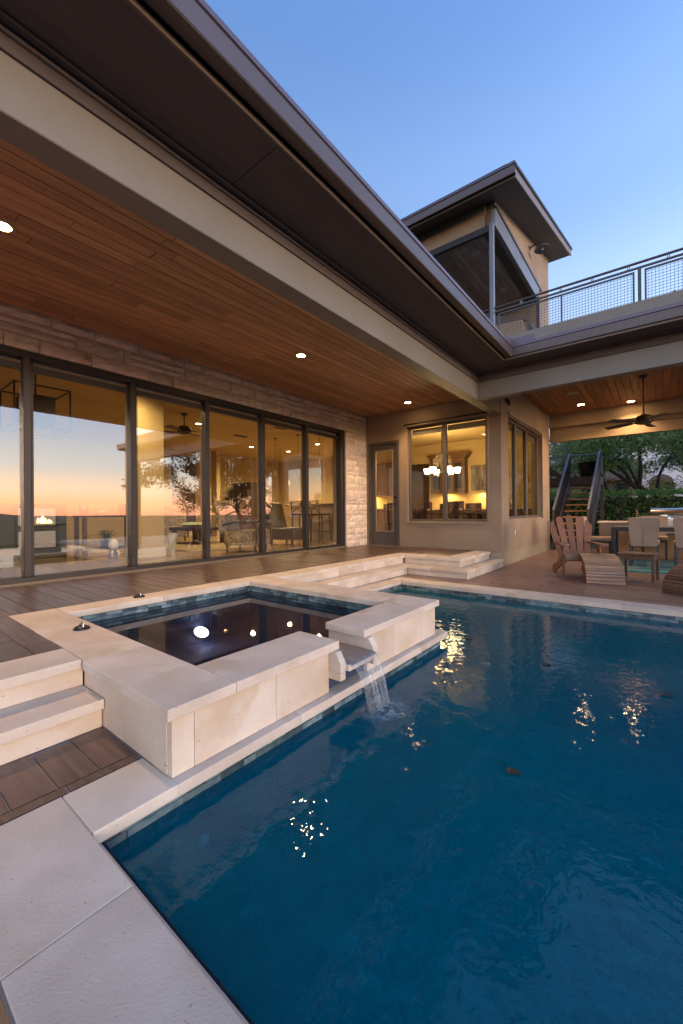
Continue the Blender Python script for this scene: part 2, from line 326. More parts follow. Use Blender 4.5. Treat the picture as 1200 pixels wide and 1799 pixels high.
# ------------------------------------------------------------------ upper patio and pool deck (tiles are pieces)
up = structure('upper_patio', MB().box(-5.68, -3.97, -3, 8.1, -0.35, -0.006).box(-3.97, -2.74, -3, 0.84, -0.35, -0.006).box(-3.97, -2.92, 6.79, 8.1, -0.35, -0.006), M['grout'], 'covered upper patio paved in dark wood look tiles', 'patio')
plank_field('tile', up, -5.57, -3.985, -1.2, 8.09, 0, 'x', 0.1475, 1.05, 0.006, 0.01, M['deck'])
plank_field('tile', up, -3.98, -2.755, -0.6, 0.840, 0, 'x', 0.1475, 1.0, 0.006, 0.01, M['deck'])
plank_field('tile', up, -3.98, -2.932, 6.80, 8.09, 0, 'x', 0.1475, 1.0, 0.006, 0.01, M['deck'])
dk = structure('pool_deck', MB().box(CX, 8.6, 5.83, 13.1, -0.6, L-0.006).box(-3.52, CX, 5.83, 6.3, -0.6, L-0.006).box(-2.3, -1.81, -3, 0.86, -0.6, L-0.006).box(-1.81, 8.6, -6, 0.237, -0.6, L-0.006), M['grout'], 'pool deck paved in brown wood look tiles', 'deck')
plank_field('tile', dk, CX+0.002, 1.35, 5.855, 12.98, L, 'x', 0.1475, 1.22, 0.006, 0.01, M['deck_lit'])
plank_field('tile', dk, -3.476, CX-0.002, 5.855, 6.18, L, 'x', 0.1475, 1.22, 0.006, 0.01, M['deck_lit'])
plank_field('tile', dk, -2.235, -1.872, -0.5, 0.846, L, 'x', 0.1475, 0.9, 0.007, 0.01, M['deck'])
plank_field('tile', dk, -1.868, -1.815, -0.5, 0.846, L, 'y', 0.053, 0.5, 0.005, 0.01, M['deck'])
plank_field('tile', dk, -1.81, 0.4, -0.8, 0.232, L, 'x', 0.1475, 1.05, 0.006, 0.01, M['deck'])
MB().box(1.36, 8.55, 5.86, 13.05, L-0.006, L-0.001).build('tile_sheet', M['deck_lit'], dk)
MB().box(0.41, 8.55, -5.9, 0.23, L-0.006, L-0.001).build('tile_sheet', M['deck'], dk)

# ------------------------------------------------------------------ swimming pool
pool = thing('swimming_pool', 'blue swimming pool with cream stone coping and slate tile band', 'pool', (2.0, 3.0, L))
b = MB()      # basin: walls and floor, open on top
PX1 = 8.0
def wall_quad(p, q, z0, z1): b.face([(p[0], p[1], z0), (q[0], q[1], z0), (q[0], q[1], z1), (p[0], p[1], z1)])
zt, zf = -0.348, -1.85
outline = [(-1.555, 0.575), (PX1, 0.575), (PX1, 5.515), (-3.175, 5.515), (-3.175, 3.36), (-1.555, 3.36)]
for p, q in zip(outline, outline[1:]+outline[:1]): wall_quad(p, q, zf, zt)
b.face([(x, y, zf) for x, y in outline])
b.build('basin', M['pebble'], pool)
bk = MB().box(-1.80, -1.562, 0.86, 3.36, -0.6, -0.352).box(-3.5, -3.182, 3.36, 5.9, -0.6, -0.352).box(-3.5, 8, 5.522, 5.83, -0.6, -0.352).box(-1.80, 8, 0.25, 0.568, -0.6, -0.352)
bk.box(-4.0, -3.2, 3.3, 6.3, -0.9, -0.36).box(-2.6, -1.6, -3, 0.88, -0.9, -0.36).build('coping_bed', M['mortar'], pool)
zc0 = L-0.050
MB().box(-1.80, 8.1, 0.246, 0.527, L-0.03, L-0.0035).box(-1.80, -1.525, 0.527, 0.86, L-0.03, L-0.0035).box(-1.70, -1.525, 0.86, 3.44, L-0.03, L-0.004).box(-3.46, -3.21, 3.35, 5.53, L-0.03, L-0.004).box(-3.46, 8.1, 5.55, 5.84, L-0.03, L-0.0035).build('coping_grout', M['mortar'], pool)
stones_along('coping_stone', pool, 'x', -1.81, 8.2, 0.236, 0.537, zc0, L+0.001, M['lime'], cuts=[-1.81, -1.21, -0.6, 0.0, 0.62, 1.25, 1.9, 2.5, 3.7, 5.0, 6.4, 8.2])
MB().box(-1.81, -1.515, 0.541, 0.849, zc0, L+0.001, 0.006, 2).build('coping_stone', M['lime'], pool)
stones_along('coping_stone', pool, 'y', 0.842, 3.45, -1.72, -1.515, zc0, L, M['lime'], cuts=[0.842, 1.55, 2.35, 2.93, 3.45])
stones_along('coping_stone', pool, 'y', 3.34, 5.535, -3.474, -3.20, zc0, L, M['lime'], length=0.62)
stones_along('coping_stone', pool, 'x', -3.44, 8.2, 5.54, 5.848, zc0, L+0.001, M['lime'], cuts=[-3.44, -2.93, -2.27, -1.62, -0.98, -0.33, 0.32, 0.97, 1.6, 2.6, 4.2, 6, 8.2])
def tile_row(parent, kind, fixed, a0, a1, zrows, out, h, seed, th=0.008):
    """kind 'x': face at x=fixed running along y; 'y': face at y=fixed running along x; out = +1/-1 side the face looks to"""
    rr = random.Random(seed)
    for zc in zrows:
        t = a0 - rr.random()*0.05
        while t < a1 - 0.02:
            ln = rr.choice((0.07, 0.09, 0.11, 0.13)); s0, s1 = max(t, a0), min(t+ln, a1); t += ln
            if s1-s0 < 0.02: continue
            q = (s0+s1)/2; l2 = round(s1-s0-0.004, 2); pr = rr.uniform(-0.0015, 0.0015)
            if kind == 'x': put(boxmesh('tile', th, l2, h-0.003, M['tile'], 0.0015), 'tile', (fixed+out*(th/2+pr), q, zc), parent)
            else: put(boxmesh('tile', l2, th, h-0.003, M['tile'], 0.0015), 'tile', (q, fixed+out*(th/2+pr), zc), parent)
rows = [-0.366, -0.398, -0.430]
tile_row(pool, 'x', -1.555, 0.58, 3.37, rows, 1, 0.032, 1)
tile_row(pool, 'x', -3.175, 3.36, 5.50, rows, 1, 0.032, 2)
tile_row(pool, 'y', 5.515, -3.17, 0.55, rows, -1, 0.032, 3)
MB().box(0.56, 7.99, 5.508, 5.5145, -0.446, -0.35).build('tile_band', M['tile'], pool)
MB().box(-1.554, -1.551, 0.58, 3.36, -0.446, -0.35).box(-3.174, -3.171, 3.37, 5.51, -0.446, -0.35).box(-3.16, 0.55, 5.511, 5.514, -0.446, -0.35).build('tile_grout', M['tilegrout'], pool)
MB().lathe([(0.024, 0), (0.024, 0.012), (0.012, 0.02)], (0, 0, 0), 16).build('return_fitting', mat('white_plastic', (0.95, 0.95, 0.95), 0.4), pool, origin=(0, 0, 0))
rf = [c for c in pool.children if c.name.startswith('return_fitting')][0]; rf.location = Vector((-1.548, 0.98, -0.62)) - WO[pool.name]; rf.rotation_euler = (0, R(90), 0)

# water with real ripples round the foot of the waterfall, fine ripples in the material
FX, FYW = -1.31, 2.04
def wave(x, y):
    h = 0.0003*mnoise.noise(Vector((x*2.3, y*2.3, 0.2))) + 0.0002*mnoise.noise(Vector((x*6.1+4, y*5.3, 1.7)))
    dd = math.hypot(x-FX, (y-FYW)*0.8); k = math.exp(-dd*1.35)
    h += 0.0016*k*math.sin(dd*34 + 2.2*mnoise.noise(Vector((x*5, y*5, 3)))) + 0.008*math.exp(-dd*6.5)*mnoise.noise(Vector((x*16, y*16, 5)))
    return h
def frange(a, b, s):
    out = []; 
    while a < b-1e-6: out.append(a); a += s
    return out+[b]
gx = frange(-3.175, 1.2, 0.035)+[1.6, 2.4, 3.6, 5.2, 8.0]; gy = frange(0.575, 5.515, 0.035)
wb = MB(); W_ = {}
def wv(i, j):
    if (i, j) not in W_: W_[i, j] = wb.bm.verts.new((gx[i], gy[j], WZ + wave(gx[i], gy[j])))
    return W_[i, j]
for i in range(len(gx)-1):
    for j in range(len(gy)-1):
        if gx[i+1] < -1.55 and gy[j+1] < 3.36: continue
        wb.bm.faces.new((wv(i, j), wv(i+1, j), wv(i+1, j+1), wv(i, j+1)))
structure('pool_water', wb, M['water'], 'still blue pool water rippled under the waterfall', 'water', smooth=80)

# ------------------------------------------------------------------ raised spa
spa = thing('raised_spa', 'raised square stone spa overflowing into the pool', 'spa', (-2.75, 2.07, L))
T = 0.05
Z0, Z1 = -T, 0.0
def slab(x0, x1, y0, y1, z0=Z0, z1=Z1, m='lime'): MB().box(x0+.0012, x1-.0012, y0+.0012, y1-.0012, z0, z1, 0.004, 2).build('coping_stone', M[m], spa)
slab(-3.985, -3.30, 0.835, 1.155); slab(-3.30, -2.42, 0.83, 1.155); slab(-2.42, -1.93, 0.82, 1.155); slab(-1.93, -1.54, 0.82, 1.155)
slab(-3.985, -3.715, 1.155, 1.95); slab(-3.985, -3.715, 1.95, 2.70); slab(-3.985, -3.715, 2.70, 3.335)
slab(-3.715, -3.25, 2.97, 3.335); slab(-3.25, -2.55, 2.97, 3.335); slab(-2.55, -1.93, 2.97, 3.335)
slab(-1.88, -1.54, 1.155, 1.915); slab(-1.88, -1.54, 2.175, 2.97); slab(-1.93, -1.54, 2.97, 3.335)
MB().box(-3.975, -1.55, 0.845, 1.145, -0.03, -0.0035).box(-3.975, -3.725, 1.145, 3.325, -0.03, -0.0035).box(-3.725, -1.55, 2.98, 3.325, -0.03, -0.0035).box(-1.87, -1.55, 1.145, 1.905, -0.03, -0.0035).box(-1.87, -1.55, 2.185, 2.98, -0.03, -0.0035).build('coping_grout', M['mortar'], spa)
# outer walls: stone panels standing on the pool ledge
def panel(x0, x1, y0, y1, z0=-0.298, z1=-0.0515): MB().box(x0-.0005, x1+.0005, y0-.0005, y1+.0005, z0, z1, 0.0012).build('wall_panel', M['limeface'], spa)
for a, c in ((0.853, 0.952), (0.955, 1.42), (1.423, 1.843), (2.247, 2.60), (2.603, 3.06), (3.063, 3.298)): panel(-1.60, -1.568, a, c)
for a, c in ((-2.02, -1.605), (-2.21, -2.023), (-2.48, -2.213)): panel(a, c, 0.850, 0.882)
panel(-2.3, -1.605, 3.266, 3.296); panel(-3.3, -2.303, 3.266, 3.296, -0.7)
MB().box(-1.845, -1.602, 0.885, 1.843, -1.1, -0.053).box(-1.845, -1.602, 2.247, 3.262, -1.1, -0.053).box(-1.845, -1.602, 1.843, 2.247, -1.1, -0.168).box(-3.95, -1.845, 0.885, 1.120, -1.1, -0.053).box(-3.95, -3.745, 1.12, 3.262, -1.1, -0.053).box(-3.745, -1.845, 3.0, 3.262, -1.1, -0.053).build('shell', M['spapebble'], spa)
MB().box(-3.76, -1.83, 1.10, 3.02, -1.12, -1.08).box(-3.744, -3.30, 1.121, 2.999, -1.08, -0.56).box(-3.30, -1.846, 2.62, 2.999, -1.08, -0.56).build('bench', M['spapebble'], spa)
srow = [-0.070, -0.102, -0.134, -0.166]
tile_row(spa, 'x', -3.745, 1.125, 2.995, srow[:3], 1, 0.032, 5)
tile_row(spa, 'y', 3.0, -3.74, -1.85, srow[:3], -1, 0.032, 6)
MB().box(-3.7445, -3.742, 1.125, 2.995, -0.152, -0.053).box(-3.74, -1.85, 2.996, 2.9985, -0.152, -0.053).box(-1.848, -1.8455, 1.125, 1.915, -0.152, -0.053).box(-3.74, -1.85, 1.1205, 1.123, -0.152, -0.053).build('tile_grout', M['tilegrout'], spa)
# spillway: lip and two cheeks with a cut corner
MB().box(-1.86, -1.452, 1.897, 2.188, -0.165, -0.126, 0.004).build('spillway_lip', M['lime'], spa)
for y0, y1 in ((1.845, 1.895), (2.190, 2.245)):
    MB().prism([(-1.86, -0.165), (-1.478, -0.165), (-1.478, -0.112), (-1.515, -0.051), (-1.86, -0.051)], 'y', y0, y1).build('spillway_cheek', M['lime'], spa)
    MB().box(-1.60, -1.478, y0, y1, -0.215, -0.168, 0.003).build('spillway_bracket', M['limeface'], spa)
# spa water
M['clearwater'] = water('thin_clear_water', (0.95, 0.96, 0.97), 12.0, 40.0, 0.15)
b = MB(); b.face([(-1.846, 1.899, SWZ), (-1.458, 1.899, SWZ-0.002), (-1.458, 2.186, SWZ-0.002), (-1.846, 2.186, SWZ)])
structure('spill_water', b, M['clearwater'], 'thin clear film of water running over the spillway lip', 'water')
b = MB(); b.face([(-3.742, 1.122, SWZ), (-1.846, 1.122, SWZ), (-1.846, 2.998, SWZ), (-3.742, 2.998, SWZ)])
structure('spa_water', b, M['spawater'], 'calm dark water filling the raised spa', 'water')
# underwater light on the far wall of the spa
sp_l = thing('spa_light', 'round white underwater lamp glowing on the inside of the spa', 'pool light', (-3.69, 2.325, -0.44))
b = MB().lathe([(0.10, 0), (0.10, 0.012), (0.075, 0.018)], (0, 0, 0), 28).build('rim', M['stainless'], sp_l, smooth=30, origin=(0, 0, 0)); b.location = (0, 0, 0); b.rotation_euler = (0, R(33), 0)
b = MB().lathe([(0.072, 0.0), (0.072, 0.021), (0.05, 0.026)], (0, 0, 0), 28).build('lens', emit('pool_lamp_lens', (1.0, 0.86, 0.92), 2.2), sp_l, smooth=30, origin=(0, 0, 0)); b.location = (0, 0, 0); b.rotation_euler = (0, R(33), 0)
def lamp(name, kind, loc, power, col=(1, 0.62, 0.30), rot=None, size=0.1, spot=110, blend=0.6):
    l = bpy.data.lights.new(name, kind); o = bpy.data.objects.new(name, l); COL.objects.link(o); o.location = loc; l.energy = power; l.color = col
    if kind == 'SPOT': l.spot_size = R(spot); l.spot_blend = blend; l.shadow_soft_size = size
    elif kind == 'AREA': l.size = size
    else: l.shadow_soft_size = size
    if rot: o.rotation_euler = rot
    return o
lamp('spa_lamp', 'SPOT', (-3.69, 2.335, -0.445), 0.7, (1.0, 0.75, 0.9), (0, R(-100), 0), 0.05, 130)

# ------------------------------------------------------------------ waterfall
def fall_pt(u, v):              # u across 0..1, v along the fall 0..1
    y0, y1 = 1.902, 2.184; spread = 1-0.24*v**0.7
    yy = (y0+y1)/2 + (u-0.5)*(y1-y0)*spread
    t = v*0.255; x = -1.462 + 0.115*math.sqrt(v)*0.95 + 0.02*v
    z = -0.121 - 0.010*v - (WZ*-1-0.131)*(v**1.4)
    n = 0.006*v*mnoise.noise(Vector((u*9, v*0.7, 0)))+0.003*mnoise.noise(Vector((u*24, v*1.3, 4)))*v
    return (x+n, yy, z)
b = MB(); NU, NV = 40, 22
G = [[b.bm.verts.new(fall_pt(i/NU, j/NV)) for j in range(NV+1)] for i in range(NU+1)]
for i in range(NU):
    for j in range(NV): b.bm.faces.new((G[i][j], G[i+1][j], G[i+1][j+1], G[i][j+1]))
m, t, o = nodes('falling_water'); N = t.nodes.new; LK = t.links.new
tc = N('ShaderNodeTexCoord'); mp = N('ShaderNodeMapping'); mp.inputs['Scale'].default_value = (1, 60, 1.5); LK(tc.outputs['Object'], mp.inputs[0])
n1 = N('ShaderNodeTexNoise'); n1.inputs['Scale'].default_value = 2.0; n1.inputs['Detail'].default_value = 3; LK(mp.outputs[0], n1.inputs['Vector'])
rp = N('ShaderNodeValToRGB'); rp.color_ramp.elements[0].position = 0.45; rp.color_ramp.elements[1].position = 0.72; rp.color_ramp.elements[0].color = (0.03, 0.03, 0.03, 1); rp.color_ramp.elements[1].color = (0.34, 0.34, 0.34, 1); LK(n1.outputs['Fac'], rp.inputs[0])
tr = N('ShaderNodeBsdfTransparent'); tr.inputs[0].default_value = (0.93, 0.95, 0.96, 1); df = N('ShaderNodeBsdfDiffuse'); df.inputs[0].default_value = (0.75, 0.78, 0.8, 1)
gl = N('ShaderNodeBsdfGlossy'); gl.inputs['Roughness'].default_value = 0.08; fr = N('ShaderNodeFresnel'); fr.inputs[0].default_value = 1.33
bp_ = N('ShaderNodeBump'); bp_.inputs['Strength'].default_value = 0.6; bp_.inputs['Distance'].default_value = 0.01; LK(n1.outputs['Fac'], bp_.inputs['Height']); LK(bp_.outputs[0], gl.inputs['Normal']); LK(bp_.outputs[0], fr.inputs['Normal'])
m1 = N('ShaderNodeMixShader'); LK(rp.outputs[0], m1.inputs[0]); LK(tr.outputs[0], m1.inputs[1]); LK(df.outputs[0], m1.inputs[2])
m2 = N('ShaderNodeMixShader'); LK(fr.outputs[0], m2.inputs[0]); LK(m1.outputs[0], m2.inputs[1]); LK(gl.outputs[0], m2.inputs[2]); LK(m2.outputs[0], o.inputs[0])
fall = b.build('waterfall', m, None, smooth=80)
m, t, o = nodes('splash_foam'); N = t.nodes.new; LK = t.links.new
tc = N('ShaderNodeTexCoord'); n1 = N('ShaderNodeTexNoise'); n1.inputs['Scale'].default_value = 26; n1.inputs['Detail'].default_value = 6; n1.inputs['Distortion'].default_value = 1.2; LK(tc.outputs['Object'], n1.inputs['Vector'])
gd = N('ShaderNodeTexGradient'); gd.gradient_type = 'SPHERICAL'; mp = N('ShaderNodeMapping'); mp.inputs['Scale'].default_value = (6.0, 5.2, 1); LK(tc.outputs['Object'], mp.inputs[0]); LK(mp.outputs[0], gd.inputs[0])
mm = N('ShaderNodeMath'); mm.operation = 'MULTIPLY'; LK(gd.outputs['Fac'], mm.inputs[0]); rp = N('ShaderNodeMapRange'); rp.inputs[1].default_value = 0.42; rp.inputs[2].default_value = 0.78; LK(n1.outputs['Fac'], rp.inputs[0]); LK(rp.outputs[0], mm.inputs[1])
tr = N('ShaderNodeBsdfTransparent'); df = N('ShaderNodeBsdfDiffuse'); df.inputs[0].default_value = (0.7, 0.76, 0.8, 1); m1 = N('ShaderNodeMixShader'); LK(mm.outputs[0], m1.inputs[0]); LK(tr.outputs[0], m1.inputs[1]); LK(df.outputs[0], m1.inputs[2]); LK(m1.outputs[0], o.inputs[0])
b = MB(); rr = random.Random(4)
G = [[b.bm.verts.new((FX+0.27*(i/14-.5)*1.7, FYW+0.3*(j/14-.5)*1.7, WZ+0.014+0.012*math.exp(-((i-7)**2+(j-7)**2)/10)*rr.random())) for j in range(15)] for i in range(15)]
for i in range(14):
    for j in range(14): b.bm.faces.new((G[i][j], G[i+1][j], G[i+1][j+1], G[i][j+1]))
b.build('splash', m, fall, smooth=80)
b = MB()
for k in range(60):
    a = rr.uniform(0, 6.28); rd = abs(rr.gauss(0, 0.07)); c = Vector((FX+rd*math.cos(a), FYW+(rr.uniform(-.11, .11))+rd*math.sin(a)*.3, WZ+0.015+abs(rr.gauss(0, 0.018))))
    bmesh.ops.create_icosphere(b.bm, subdivisions=1, radius=rr.uniform(.0012, .0032), matrix=Matrix.Translation(c))
b.build('droplets', M['spawater'], fall, smooth=80, kind='stuff')
tag(fall, 'thin glassy sheet of water pouring from the spa spillway', 'waterfall')

# ------------------------------------------------------------------ stone steps
st = thing('stone_steps', 'cream stone steps at the lower left rising from pool deck to patio', 'steps', (-2.45, -1, L))
def step_run(root, run, axis, a0, a1, face0, out, z_top, rise, tread, length=1.2, cuts=None):
    """coping on top with its nose at face0, then one tread lower; out=+1/-1 direction of the nose"""
    pass
stones_along('coping_stone', st, 'y', -2.6, 0.829, -2.75, -2.455, -T, 0.001, M['lime'], cuts=[-2.6, -1.4, -0.25, 0.829])
stones_along('tread_stone', st, 'y', -2.6, 0.846, -2.515, -2.21, -0.15-T, -0.15, M['lime'], cuts=[-2.6, -1.2, -0.1, 0.846])
stones_along('riser_stone', st, 'y', -2.6, 0.846, -2.53, -2.487, -0.149, -T-0.001, M['limeface'], cuts=[-2.6, -1.3, -0.2, 0.846])
stones_along('riser_stone', st, 'y', -2.6, 0.846, -2.28, -2.238, L+0.001, -0.15-T-0.001, M['limeface'], cuts=[-2.6, -1.0, -0.3, 0.846])
MB().box(-2.74, -2.535, -2.6, 0.82, L, -T-0.002).box(-2.5, -2.285, -2.6, 0.84, L, -0.15-T-0.002).build('step_core', M['mortar'], st)
sf = thing('stone_steps', 'white stone steps wrapping the landing outside the door', 'steps', (-3.2, 6.4, L))
stones_along('coping_stone', sf, 'y', 3.338, 6.475, -3.96, -3.66, -T, 0.001, M['lime'], length=0.85)
stones_along('coping_stone', sf, 'x', -3.96, -2.605, 6.478, 6.79, -T, 0.001, M['lime'], cuts=[-3.96, -3.2, -2.605])
stones_along('coping_stone', sf, 'y', 6.793, 7.98, -2.92, -2.605, -T, 0.001, M['lime'], cuts=[6.793, 7.98])
stones_along('riser_stone', sf, 'y', 3.338, 6.45, -3.72, -3.685, -0.149, -T-0.001, M['lime'], length=0.6)
stones_along('riser_stone', sf, 'x', -3.685, -2.63, 6.503, 6.53, -0.149, -T-0.001, M['lime'], cuts=[-3.685, -3.22, -2.63])
stones_along('riser_stone', sf, 'y', 6.503, 7.98, -2.66, -2.63, -0.149, -T-0.001, M['lime'], length=0.75)
stones_along('tread_stone', sf, 'y', 3.338, 6.2, -3.70, -3.45, -0.15-T, -0.15, M['lime'], length=0.8)
stones_along('tread_stone', sf, 'x', -3.70, -2.375, 6.203, 6.52, -0.15-T, -0.15, M['lime'], cuts=[-3.70, -3.02, -2.375])
stones_along('tread_stone', sf, 'y', 6.523, 8.09, -2.66, -2.375, -0.15-T, -0.15, M['lime'], cuts=[6.523, 7.3, 8.09])
stones_along('riser_stone', sf, 'y', 3.338, 6.22, -3.51, -3.475, L+0.001, -0.15-T-0.001, M['lime'], length=0.6)
stones_along('riser_stone', sf, 'x', -3.475, -2.40, 6.228, 6.255, L+0.001, -0.15-T-0.001, M['lime'], cuts=[-3.475, -2.93, -2.40])
stones_along('riser_stone', sf, 'y', 6.228, 8.09, -2.43, -2.40, L+0.001, -0.15-T-0.001, M['lime'], length=0.65)
MB().box(-3.95, -3.73, 3.34, 8.0, L, -T-0.002).box(-3.70, -2.67, 6.54, 8.0, L, -T-0.002).box(-3.68, -2.44, 6.26, 6.53, L, -0.15-T-0.002).box(-2.66, -2.44, 6.53, 8.08, L, -0.15-T-0.002).box(-3.68, -3.515, 3.34, 6.26, L, -0.15-T-0.002).build('step_core', M['mortar'], sf)
# two small deck anchors on the spa coping and fallen leaves on the water
for (x, y), lb in (((-3.11, 1.05), 'small dark metal deck anchor on the near corner of the spa coping'), ((-3.87, 1.79), 'small dark metal deck anchor on the spa coping beside the patio')):
    a = thing('deck_anchor', lb, 'deck anchor', (x, y, 0), 'metal deck anchors on the spa coping')
    MB().lathe([(0.052, 0.0005), (0.052, 0.006), (0.044, 0.016), (0.02, 0.026)], (x, y, 0), 20).build('dome', M['black'], a, smooth=40)
    MB().tube([(x-0.03, y, 0.012), (x-0.03, y, 0.034), (x, y, 0.042), (x+0.03, y, 0.034), (x+0.03, y, 0.012)], 0.006, 8).build('ring', M['stainless'], a, smooth=50)
M['deadleaf'] = mat('dark_dead_leaf', (0.03, 0.022, 0.015), 0.7)
for (px, py), lb in (((-0.535, 1.917), 'dark fallen leaf floating in the middle of the pool'), ((-1.416, 3.69), 'dark fallen leaf floating beyond the corner of the spa ledge'), ((-1.728, 3.926), 'dark fallen leaf floating close behind the spa ledge'), ((-0.697, 3.42), 'dark fallen leaf floating under the reflected chairs'), ((0.022, 3.31), 'dark fallen leaf floating by the right side of the pool')):
    b = MB(); s = 0.026
    b.bm.faces.new([b.bm.verts.new((px+s*1.2*math.cos(a)*(1+0.3*math.cos(3*a)), py+s*math.sin(a), WZ+0.008+0.004*math.cos(2*a))) for a in [k*math.pi/5 for k in range(10)]])
    lf = b.build('fallen_leaf', M['deadleaf'], None); tag(lf, lb, 'leaf', 'dead leaves floating in the pool')

# ------------------------------------------------------------------ the house
house = thing('house', 'low modern house of limestone and tan stucco with deep dark eaves', 'house', (CX, RY, L))
HEAD = 2.66; CA = 3.11; CB = 3.45; BZ = 2.70; SZ = 3.12
# stone wall round the sliding doors: core + chopped blocks
sw = MB().box(-6.0, -5.63, 7.27, RY+0.02, -0.3, 3.2).box(-6.0, -5.63, -3, 7.27, 2.70, 3.2).build('stone_wall', M['mortar'], house)
rs = random.Random(11)
def rough_stone(y0, y1, z0, z1, face_x, depth):
    """chopped face block: split front with pillowed, uneven relief"""
    g = 0.006; ny, nz = max(2, int((y1-y0)/0.07)), max(2, int((z1-z0)/0.05)); ny = min(ny, 7); nz = min(nz, 4); bm = bmesh.new(); P = []
    for i in range(ny+1):
        row = []
        for j in range(nz+1):
            edge = i in (0, ny) or j in (0, nz); jy = 0 if i in (0, ny) else rs.uniform(-.012, .012); jz = 0 if j in (0, nz) else rs.uniform(-.008, .008)
            row.append(bm.verts.new((face_x + (rs.uniform(-0.006, 0.0) if edge else rs.uniform(0.002, 0.028)), y0+g+(y1-y0-2*g)*i/ny+jy, z0+g*.7+(z1-z0-1.4*g)*j/nz+jz)))
        P.append(row)
    for i in range(ny):
        for j in range(nz): bm.faces.new((P[i][j], P[i+1][j], P[i+1][j+1], P[i][j+1]))
    ring = [P[i][0] for i in range(ny+1)] + [P[ny][j] for j in range(1, nz+1)] + [P[i][nz] for i in range(ny-1, -1, -1)] + [P[0][j] for j in range(nz-1, 0, -1)]
    back = [bm.verts.new((face_x-depth, v.co.y, v.co.z)) for v in ring]
    for k in range(len(ring)): bm.faces.new((ring[k], back[k], back[(k+1) % len(ring)], ring[(k+1) % len(ring)]))
    b = MB(); b.bm.free(); b.bm = bm; b.build('stone', M['stone'], sw)
def course(y0, y1, z0, z1, lmin, lmax, depth=0.05):
    y = y0
    while y < y1-0.01:
        ln = rs.uniform(lmin, lmax); e = y+ln
        if y1-e < lmin*0.6: e = y1
        if z1-z0 > 0.17 and rs.random() < 0.45:       # a tall place split in two thin stones
            k = z0+(z1-z0)*rs.uniform(0.4, 0.6); rough_stone(y, e, z0, k, WX-0.012, depth); rough_stone(y, e, k, z1, WX-0.012, depth)
        else: rough_stone(y, e, z0, z1, WX-0.012, depth)
        y = e
for z0, z1 in ((HEAD, 2.815), (2.815, 2.995), (2.995, 3.125)): course(-0.6, RY-0.005, z0, z1, 0.20, 0.95)
z = 0.0
while z < HEAD-0.02:
    h = rs.choice((0.075, 0.10, 0.125, 0.15, 0.19)); h = h if HEAD-z-h > 0.06 else HEAD-z
    course(7.27, RY-0.005, z, z+h, 0.26, 0.55, 0.12); z += h
# sliding glass wall
SX = -5.70
sd = MB().box(SX-0.10, SX+0.045, -3, 7.27, 2.585, 2.72, 0.004).box(SX-0.10, SX+0.045, -3, 7.27, 0.012, 0.075, 0.004).box(SX-0.10, SX+0.05, 7.135, 7.268, 0.0, 2.60, 0.004).build('sliding_door', M['bronze'], house)
mull = [-2.05, -0.93, 0.215, 1.375, 2.555, 3.71, 4.87, 6.03]
for k, y in enumerate(mull):
    MB().box(SX-0.08, SX+0.05, y-0.036, y+0.036, 0.076, 2.584, 0.006).build('mullion', M['bronze'], sd)
    MB().box(SX-0.09, SX-0.02, y+0.038, y+0.075, 0.076, 2.584, 0.004).build('stile', M['bronze'], sd)
for a, c in zip(mull, mull[1:]+[7.17]):
    MB().box(SX-0.045, SX-0.039, a+0.07, c-0.03, 0.077, 2.583).build('pane', M['pane'], sd)
    MB().box(SX-0.075, SX-0.02, a+0.077, c-0.037, 2.455, 2.525).build('top_rail', M['bronze'], sd)
MB().box(SX+0.05, SX+0.115, -3, 7.26, -0.004, 0.028, 0.003).build('sill', M['brass'], sd)
MB().box(SX-0.17, SX-0.105, -3, 7.2, 2.50, 2.60).build('shade_box', mat('pale_shade_cassette', (0.42, 0.38, 0.31), 0.7), sd)
# rear stucco wall with door and window openings
def wall_with_holes(mb, axis, fixed, th, a0, a1, z0, z1, holes):
    A = sorted({a0, a1, *[h[0] for h in holes], *[h[1] for h in holes]}); Z = sorted({z0, z1, *[h[2] for h in holes], *[h[3] for h in holes]})
    for p, q in zip(A, A[1:]):
        run = None
        for r, s in zip(Z, Z[1:]):
            if any(h[0] <= p and q <= h[1] and h[2] <= r and s <= h[3] for h in holes):
                continue
            if axis == 'x': mb.box(p, q, fixed, fixed+th, r, s)
            else: mb.box(fixed-th, fixed, p, q, r, s)
    bmesh.ops.remove_doubles(mb.bm, verts=mb.bm.verts, dist=1e-4)
DX0, DX1, DH = -5.555, -4.705, 2.455
WN = (-4.50, -2.70, 0.575, 2.715)
SN = (8.58, 11.46, 0.63, 2.745)
b = MB(); wall_with_holes(b, 'x', RY, 0.22, -5.64, CX-0.22, -0.30, 3.60, [(DX0, DX1, -0.02, DH), WN]); b.build('rear_wall', M['stucco'], house)
b = MB(); wall_with_holes(b, 'y', CX, 0.22, RY, FY, -0.03, 3.62, [SN]); b.build('side_wall', M['stucco'], house)
MB().box(CX-0.30, CX-0.004, RY+0.003, FY+0.002, L-0.02, -0.032).build('plinth', M['plinth'], house)
